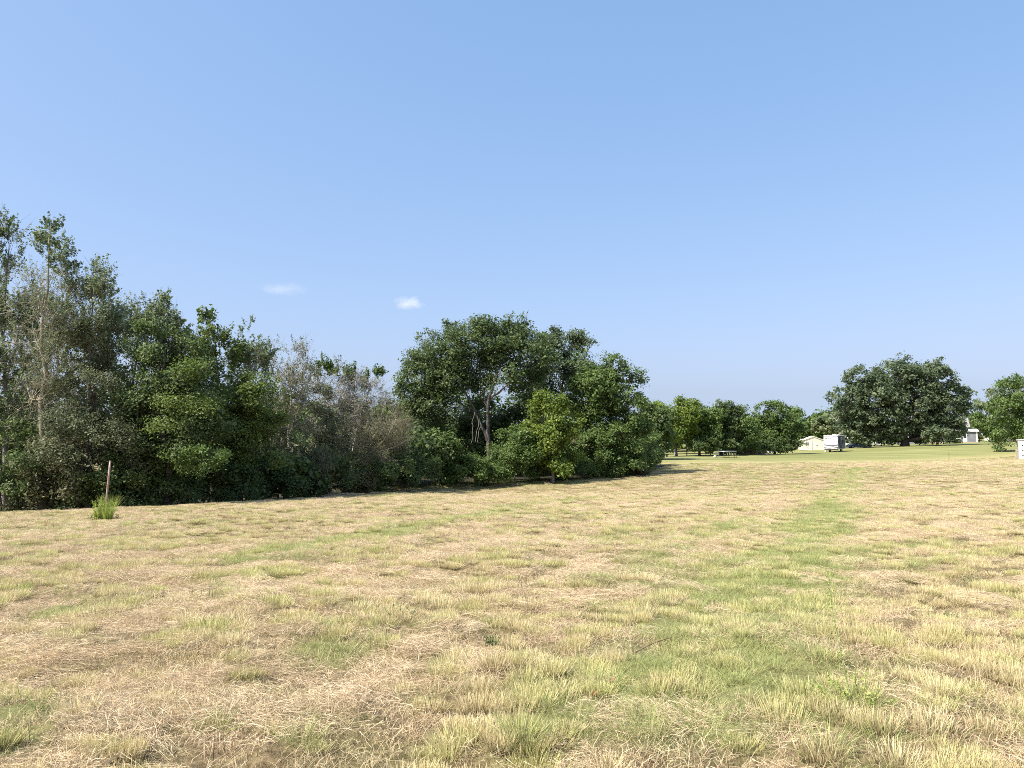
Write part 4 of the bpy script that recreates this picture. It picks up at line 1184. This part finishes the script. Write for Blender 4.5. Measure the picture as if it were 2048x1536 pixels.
dr = MB().box(.9, 1.8, -3.64, -3.602, .28, 2.3).build('door', M_TRIM, wing); MB().box(1.05, 1.65, -3.655, -3.645, 1.2, 2.1).build('pane', M_GLASS, dr)
for (x0, x1, z0) in ((-12.5, -11.5, 1.0), (-9.6, -8.2, 1.0), (-1.2, -.2, 3.0)):
    w_ = MB().box(x0 - .14, x1 + .14, -.05, -.003, z0 - .14, z0 + (1.34 if z0 < 2 else .8)).build('window_frame', M_TRIM, hs)
    MB().box(x0, x1, -.062, -.052, z0, z0 + (1.2 if z0 < 2 else .66)).build('pane', M_GLASS, w_)
pr = MB().prism([(-3.2, 2.7), (0, 3.1), (0, 3.25), (-3.2, 2.85)], -13.6, -6.85, 'x').build('porch_roof', M_SHING, hs)
for x in (-13.4, -11.2, -9.0, -7.1): MB().box(x - .08, x + .08, -3.1, -2.94, .1, 2.7).build('porch_post', M_TRIM, pr)
MB().box(-13.6, -6.85, -3.2, -.02, -.3, .12).build('porch_deck', M_GREYSID, hs)

# --- small white tank beyond the house
tk = link('storage_tank', None, loc=place(1976, 204), label='small white rounded tank on the grass right of the house', cat='tank')
MB().ellipsoid((0, 0, .62), (.85, 1.3, .52), 18, 11).build('shell', M_WHITE, tk, smooth=True)
MB().ellipsoid((0, 0, 1.1), (.3, .3, .16)).build('dome', M_WHITE, tk, smooth=True)
for x in (-.45, .45): MB().box(x - .1, x + .1, -.6, -.4, -.05, .3).build('foot', M_STEEL, tk)

# --- white metal shed at the right edge
ms = link('metal_shed', None, loc=place(2055, 108), rotz=math.radians(-38), label='white metal shed cut by the right picture edge', cat='shed')
MB().box(-1.2, 1.6, 0, 2.6, -.1, 2.55).build('wall', M_WHITE, ms)
MB().prism([(-1.35, 2.56), (1.75, 2.7), (1.75, 2.82), (-1.35, 2.66)], -.12, 2.75, 'y').build('roof', M_ROOFW, ms)
for x in (-1.16, 1.56): MB().box(x - .05, x + .05, -.03, -.003, 0, 2.55).build('corner_post', M_STEEL, ms)
dd_ = MB().box(-.6, .7, -.035, -.004, .05, 2.2).build('door', M_ROOFW, ms)
for z in (.4, 1.1, 1.8): MB().box(-.72, -.55, -.05, -.036, z, z + .12).build('hinge', M_BLACK, dd_)
for k in range(4): MB().tube([(-1.5 + .02 * k, .3 + .5 * k, -.1), (-1.48, .3 + .5 * k, 1.3)], .04, 6).build('leaning_stake', M_WOOD, ms)

# --- trampoline and ball
tr_ = link('trampoline', None, loc=place(1452, 115), label='low round trampoline on the lawn before the fence row', cat='trampoline')
th = np.linspace(0, 2 * math.pi, 41)
R_ = 1.45
MB().tube([(R_ * math.cos(t), R_ * math.sin(t), 1.0) for t in th], .045, 6).build('frame_ring', M_STEEL, tr_, smooth=True)
n_ = 36; c_ = [((R_ - .3) * math.cos(t), (R_ - .3) * math.sin(t)) for t in np.linspace(0, 2 * math.pi, n_, endpoint=False)]
MB().prism(c_, .985, .995, 'z').build('jumping_mat', M_BLACK, tr_)
o = MB()
for i in range(40):
    a, b = th[i], th[i + 1]
    o.raw([(r * math.cos(t), r * math.sin(t), z) for (r, t, z) in ((R_ - .31, a, 1.03), (R_ + .02, a, 1.05), (R_ + .02, b, 1.05), (R_ - .31, b, 1.04))], [(0, 1, 2, 3)])
o.build('safety_pad', noisy('pale_blue_pad', (.14, .18, .22), (.22, .27, .31), 4, .6), tr_)
for k in range(6):
    a = k * math.pi / 3 + .2; p0 = np.array([math.cos(a - .2), math.sin(a - .2)]) * R_; p1 = np.array([math.cos(a + .2), math.sin(a + .2)]) * R_
    MB().tube([(*p0, 1.0), (*(p0 * 1.02), .06), (*(p1 * 1.02), .06), (*p1, 1.0)], .026, 6).build('leg', M_DECK, tr_)
MB().ellipsoid((0, 0, .2), (.2, .2, .2), 16, 10).build('ball', noisy('cream_ball', (.62, .60, .45), (.72, .70, .55), 3, .5), smooth=True, loc=place(1429, 114), label='pale ball on the lawn left of the trampoline', cat='ball')

# --- fence behind the row trees
fn = link('board_fence', None, loc=place(1325, 131), label='dark three-rail board fence under the row trees', cat='fence')
f0 = np.array(place(1325, 131)); f1 = np.array(place(1512, 136)); nb = 8
fp = [f0 + (f1 - f0) * k / nb for k in range(nb + 1)]
for p in fp: p[2] = float(gz(np.array(p[0]), np.array(p[1]))) + .05
post = MB().box(-.07, .07, -.07, .07, 0, 1.35).build('post', M_FENCE, fn)
for k, p in enumerate(fp):
    o = post if k == 0 else post.copy()
    if k: COL.objects.link(o)
    o.location = tuple(p - f0)
for k in range(nb):
    for z in (.4, .8, 1.2):
        a = fp[k] - f0 + [0, -.09, z]; b = fp[k + 1] - f0 + [0, -.09, z]
        o = MB(); o.raw([a + [0, -.02, -.07], b + [0, -.02, -.07], b + [0, -.02, .07], a + [0, -.02, .07], a + [0, .02, -.07], b + [0, .02, -.07], b + [0, .02, .07], a + [0, .02, .07]],
                        [(0, 1, 2, 3), (7, 6, 5, 4), (0, 4, 5, 1), (3, 2, 6, 7), (1, 5, 6, 2), (0, 3, 7, 4)])
        o.build('rail', M_FENCE, fn)
wp = MB().box(-.12, .12, -.12, .12, -.05, 1.85).build('white_post', M_TRIM, bevel=.02, loc=place(1350.5, 129), label='white square post at the left end of the dark fence', cat='post')
MB().box(-.16, .16, -.16, .16, 1.85, 1.92).build('cap', M_TRIM, wp)
ub = link('utility_box', None, loc=place(1321, 100), rotz=.3, label='beige utility box half hidden at the right end of the clump', cat='box')
MB().prism([(-.42, 0), (.42, 0), (.42, .95), (.28, 1.1), (-.28, 1.1), (-.42, .95)], -.3, .3, 'y').build('cabinet', M_BRICK, ub, bevel=.02)
MB().box(-.3, .3, -.315, -.302, .15, .9).build('door', M_BRICK, ub)

# --- flatbed trailer and brush pile
ft_ = link('flatbed_trailer', None, loc=place(1551, 148), rotz=math.radians(8), label='dark flatbed trailer with white wheels and boards by the trees', cat='trailer')
MB().box(-2.0, 2.0, 0, 1.8, .5, .62).build('bed', M_FENCE, ft_)
for y in (0.02, 1.74): MB().box(-2.0, 2.0, y, y + .05, .62, .95).build('side_rail', M_FENCE, ft_)
MB().tube([(2.0, .3, .55), (3.2, .9, .5), (2.0, 1.5, .55)], .05).build('hitch_frame', M_BLACK, ft_)
for x in (-1.65, -1.0): wheel(ft_, x, -.12, .33, .2, 'y', M_WHITE); wheel(ft_, x, 1.92, .33, .2, 'y', M_WHITE)
for k in range(4): MB().box(.9 - .1 * k, 2.3 - .05 * k, .3 + .3 * k, .56 + .3 * k, .98 + .03 * k, 1.05 + .03 * k).build('board', M_WOOD, ft_)
rg = np.random.default_rng(77)
bp_ = link('brush_pile', None, loc=place(1504, 127), label='pile of cut grey-green branches before the slim tree', cat='brush pile')
W = Stack(); n = 900
c0 = np.c_[rg.normal(0, 1.0, n), rg.normal(0, .6, n), np.zeros(n)]
hh = 1.15 * np.exp(-((c0[:, 0] / 1.5) ** 2 + (c0[:, 1] / .9) ** 2)) + .25 * np.sin(c0[:, 0] * 3.2) ** 2
c0[:, 2] = hh * rg.uniform(.1, 1, n)
dd_ = nrm(rg.normal(size=(n, 3)) * [1, .7, .5] + UP * .25); ll = rg.uniform(.2, .8, (n, 1))
W.add(segs(c0 - dd_ * ll * .5, c0 + dd_ * ll * .5, np.full(n, .02), np.full(n, .008), 3))
W.v = [np.maximum(v, [-9, -9, .0]) for v in W.v]
link('branches', W.mesh('branches', BARK_TWIG), bp_, kind='stuff')
S = Stack(); n = 3200
k = rg.integers(0, 900, n); pos = c0[k] + rg.normal(0, .16, (n, 3)); pos[:, 2] = np.maximum(pos[:, 2], .05)
S.add(leaves(rg, pos, nrm(rg.normal(size=(n, 3)) + UP * .6), rg.uniform(.1, .24, n)), rg.uniform(0, 1, n))
link('wilted_leaves', S.mesh('wilted_leaves', LEAF['olive']), bp_, kind='stuff')
MB().tube([(0, 0, -.1), (.03, 0, .6), (.0, .0, 1.0)], .02, 6).build('stake', M_FENCE, loc=place(1896, 108), label='thin dark stake standing in the lawn before the maple', cat='stake')

# ------------------------------------------------------------------ leaning post with weeds round its foot
b0 = P(208, 1043, 26); top = P(220.5, 922, 26.1)
b0[2] = float(gz(np.array(b0[0]), np.array(b0[1]))) - .1
M_RUST = noisy('rusty_pale_pipe', (.26, .13, .09), (.50, .38, .32), 5, .5, .15, .4)  # rust brown mottled with pale pink
lp = link('leaning_post', None, loc=tuple(b0), label='rusty leaning metal post standing in weeds on the left', cat='post')
axis = top - b0
MB().tube([axis * t for t in np.linspace(0, 1, 8)], .032, 12).build('pipe', M_RUST, lp, smooth=True)
MB().tube([axis * .985, axis * 1.004], .036, 12).build('collar', M_RUST, lp)


def weed(name, label, u, D, n_st, H, R, leafm, seed, leafsz=.05, per=26, cat='weed', grass=False, lean=.12, stemr=.004):
    rng = np.random.default_rng(seed); b = np.array(place(u, D, -.06)); root = link(name, None, loc=tuple(b), label=label, cat=cat)
    W = Stack(); S = Stack()
    for k in range(n_st):
        a = rng.uniform(0, 6.283); r = R * math.sqrt(rng.uniform())
        p0 = np.array([r * math.cos(a), r * math.sin(a), 0]); h = H * rng.uniform(.55, 1.05) * (1 - .3 * r / R)
        p1 = p0 + np.array([math.cos(a) * r * .5 + rng.normal(0, lean * h), math.sin(a) * r * .5 + rng.normal(0, lean * h), h])
        pp = curve_pts(p0, p1, rng, 6, wob=.06)
        W.add(tube(pp, np.linspace(stemr, stemr * .5, 6), 4))
        if not grass:
            m = per; t = rng.uniform(.1, 1.02, m); c = np.stack([np.interp(t, np.linspace(0, 1, 6), pp[:, j]) for j in range(3)], 1)
            off = nrm(rng.normal(size=(m, 3)) * [1, 1, .4]) * (leafsz * rng.uniform(.3, 1.0, m) * (1.15 - .7 * t))[:, None]
            S.add(leaves(rng, c + off, nrm(rng.normal(size=(m, 3)) * .6 + UP + off * 4), leafsz * rng.uniform(.6, 1.2, m) * (1.2 - .6 * t)), np.clip(rng.normal(.5, .2, m), 0, 1))
    if grass:
        n = n_st * per; a = rng.uniform(0, 6.283, n); r = R * np.sqrt(rng.uniform(size=n))
        base = np.c_[r * np.cos(a), r * np.sin(a), np.zeros(n)]
        d = nrm(np.c_[np.cos(a), np.sin(a), np.zeros(n)] * (r / R * .25)[:, None] + rng.normal(0, .1, (n, 3)) + UP)
        L_ = H * rng.uniform(.4, 1.05, n)
        bend = np.c_[rng.normal(0, .12, n), rng.normal(0, .12, n), -rng.uniform(0, .1, n)] * H
        v, f, t = blades(rng, base, d, L_, rng.uniform(.006, .012, n) * (1 if D > 15 else .4), bend, 3)
        S.add((v, f), np.repeat(np.clip(rng.normal(.5, .22, n), 0, 1), 3))
    link('stems', W.mesh('stems', LEAF_STEM), root)
    link('blades' if grass else 'leaves', S.mesh('leaves', LEAF[leafm]), root)
    return root


LEAF_STEM = noisy('green_stem', (.16, .20, .07), (.28, .32, .13), 8, .6)
LEAF['fresh'] = leaf_mat('leaf_fresh_green', (.19, .25, .055), (.36, .43, .11), (.54, .60, .20), .35)
weed('leafy_weed', 'leafy green weed clump on the left side of the leaning post foot', 203, 25.9, 22, .95, .11, 'fresh', 901, .06, 60)
weed('tall_grass_tuft', 'tall grass tuft on the right side of the leaning post foot', 221, 25.9, 16, .95, .10, 'fresh', 902, per=22, grass=True, cat='grass tuft')
weed('low_weed', 'low weed just left of the leaning post weeds', 188, 26, 6, .28, .16, 'mid', 903, .05, 22)
weed('low_weed', 'low weed just right of the leaning post weeds', 236, 26, 6, .3, .14, 'yellow', 904, .05, 22)
# weeds standing in the near field
tw_g = G(1706, 1425); tw_b = np.array([*tw_g, float(gz(np.array(tw_g[0]), np.array(tw_g[1]))) - .01])
tw = link('tall_weed', None, loc=tuple(tw_b), label='tall thin green weed stem leaning left in the right foreground', cat='weed')
rg = np.random.default_rng(911); tip = P(1656, 1142, tw_g[1] + .22) - tw_b
tp_ = np.array([[0, 0, 0], tip * .35 + [-.012, 0, .0], tip * .7 + [-.02, 0, 0], tip]); tt = np.linspace(0, 1, 12)
tp_ = np.stack([np.interp(tt, np.linspace(0, 1, 4), tp_[:, k]) for k in range(3)], 1)
MB().tube(tp_, np.linspace(.0048, .0022, 12), 6).build('stem', LEAF_STEM, tw, smooth=True)
m_ = 120; t_ = np.r_[rg.uniform(.03, .5, 40), rg.uniform(.5, 1.0, 80)]; c_ = np.stack([np.interp(t_, tt, tp_[:, k]) for k in range(3)], 1)
of_ = nrm(rg.normal(size=(m_, 3)) * [1, 1, .3] + UP * .5) * rg.uniform(.006, .022, m_)[:, None]
S = Stack(); S.add(leaves(rg, c_ + of_, nrm(rg.normal(size=(m_, 3)) + UP * .5), rg.uniform(.015, .034, m_), .3), np.clip(rg.normal(.55, .2, m_), 0, 1))
link('leaves', S.mesh('leaves', LEAF['fresh']), tw)
for i, (u, v, H, R, lm, lab) in enumerate([
    (806, 1250, .17, .13, 'mid', 'leafy green weed in the middle foreground straw'), (985, 1288, .13, .07, 'dark', 'small dark weed left of the green streak in foreground'),
    (1655, 1165, .24, .09, 'mid', 'dark green weed at the top of the tall thin stem'), (1890, 1235, .14, .05, 'mid', 'small upright weed alone in the dry grass on the right'),
    (1940, 1165, .14, .12, 'dark', 'dark low weed in dry grass near the right edge'), (440, 1272, .17, .11, 'fresh', 'bright green grass tuft in the dry grass of the left foreground'),
    (1190, 1222, .12, .22, 'fresh', 'bright green clover-like patch left of the green streak'), (60, 1180, .16, .1, 'fresh', 'small green grass tuft near the left edge foreground')]):
    g = G(u, v); weed('field_weed', lab, u, g[1], 12, H, R, lm, 920 + i, .022, 14, grass=(i in (5, 7)), )
g = G(1640, 1410); weed('leafy_weed', 'spreading fine-leaved weed at the foot of the tall thin stem', 1690, g[1], 12, .16, .2, 'fresh', 940, .03, 24)
g = G(1270, 1322); g2 = G(1342, 1283)
a = np.array([*g, float(gz(np.array(g[0]), np.array(g[1]))) + .05]); b = np.array([g[0] + (g2[0] - g[0]) * .8, g[1] + .22, 0]); b[2] = float(gz(np.array(b[0]), np.array(b[1]))) + .16
MB().tube([(b - a) * t + [0, 0, .015 * math.sin(t * 3)] for t in np.linspace(0, 1, 6)], np.linspace(.006, .004, 6), 6).build('fallen_stalk', noisy('dry_stalk', (.16, .11, .06), (.28, .20, .12), 20, .8), loc=tuple(a), label='broken brown stalk lying slanted in the foreground grass', cat='stalk')
M_RED = mat('red_leaf', (.42, .10, .07), .6)
for i, (u, v, lab) in enumerate([(1226, 1392, 'small red leaf below the broken stalk, upper of two'), (1190, 1424, 'small red leaf below the broken stalk, lower of two')]):
    g = G(u, v); z = float(gz(np.array(g[0]), np.array(g[1]))) + .06
    MB().raw([(-.012, 0, 0), (0, -.01, .014), (.014, .004, .03), (.002, .01, .02)], [(0, 1, 2), (0, 2, 3)]).build('red_leaf', M_RED, loc=(g[0], g[1], z), label=lab, cat='leaf')

# rank grass and weeds along the foot of the wood
rg = np.random.default_rng(88)
S = Stack()
ex = np.r_[rg.uniform(-32, 14, 3400)]
n = len(ex); ey = tree_y(ex) + rg.normal(.1, .45, n); ez = gz(ex, ey)
per = 5
k = np.repeat(np.arange(n), per); base = np.c_[ex[k] + rg.normal(0, .06, n * per), ey[k] + rg.normal(0, .06, n * per), ez[k] - .02]
hh = (.15 + .55 * rg.uniform(0, 1, n) ** 5)[k] * rg.uniform(.6, 1.1, n * per)
v, f, t = blades(rg, base, nrm(rg.normal(0, .25, (n * per, 3)) + UP), hh, rg.uniform(.008, .016, n * per), rg.normal(0, .05, (n * per, 3)))
S.add((v, f), np.repeat(np.clip(rg.normal(.5, .25, n * per), 0, 1), 2))
link('edge_grass', S.mesh('edge_grass', LEAF['yellow']), label='rank grass and weeds along the foot of the wood', cat='grass', kind='stuff')


# ------------------------------------------------------------------ two small clouds
def cloud(label, u, v, D, w, h, seed, dens):
    p = P(u, v, D); k = D / FPX
    o = MB().ellipsoid((0, 0, 0), (1, 1, 1), 24, 15).build('cloud', bpy.data.materials.new('cloud_vapour'), loc=tuple(p), label=label, cat='cloud', group='small clouds')
    o.scale = (w * k, w * k * .6, h * k)
    m = o.data.materials[0]; m.use_nodes = True; nt = m.node_tree; N = nt.nodes; L = nt.links
    N.remove(N['Principled BSDF']); out = N['Material Output']
    tc = N.new('ShaderNodeTexCoord'); ln = N.new('ShaderNodeVectorMath'); ln.operation = 'LENGTH'; L.new(tc.outputs['Object'], ln.inputs[0])
    mp = N.new('ShaderNodeMapping'); mp.inputs['Location'].default_value = (seed, seed * .3, 0); mp.inputs['Scale'].default_value = (1.6, 1.2, .9); L.new(tc.outputs['Object'], mp.inputs['Vector'])
    nz = N.new('ShaderNodeTexNoise'); nz.inputs['Scale'].default_value = 1.4; nz.inputs['Detail'].default_value = 6; nz.inputs['Roughness'].default_value = .6; L.new(mp.outputs[0], nz.inputs['Vector'])
    a = N.new('ShaderNodeMath'); a.operation = 'MULTIPLY_ADD'; a.inputs[1].default_value = 1.5; a.inputs[2].default_value = -.12; L.new(nz.outputs['Fac'], a.inputs[0])
    s = N.new('ShaderNodeMath'); s.operation = 'SUBTRACT'; L.new(a.outputs[0], s.inputs[0]); L.new(ln.outputs['Value'], s.inputs[1])
    mu = N.new('ShaderNodeMath'); mu.operation = 'MULTIPLY'; mu.inputs[1].default_value = dens; mu.use_clamp = False; L.new(s.outputs[0], mu.inputs[0])
    mx = N.new('ShaderNodeMath'); mx.operation = 'MAXIMUM'; mx.inputs[1].default_value = 0; L.new(mu.outputs[0], mx.inputs[0])
    pv_ = N.new('ShaderNodeVolumePrincipled'); pv_.inputs['Color'].default_value = (1, 1, 1, 1); pv_.inputs['Anisotropy'].default_value = 0.0
    L.new(mx.outputs[0], pv_.inputs['Density']); L.new(pv_.outputs[0], out.inputs['Volume'])
    return o


cloud('small white cloud, the brighter one nearer the central trees', 818, 607, 3000, 50, 20, 2.0, .022)
cloud('faint thin wisp of cloud, left of the brighter one', 566, 578, 3000, 80, 20, 5.3, .0055)
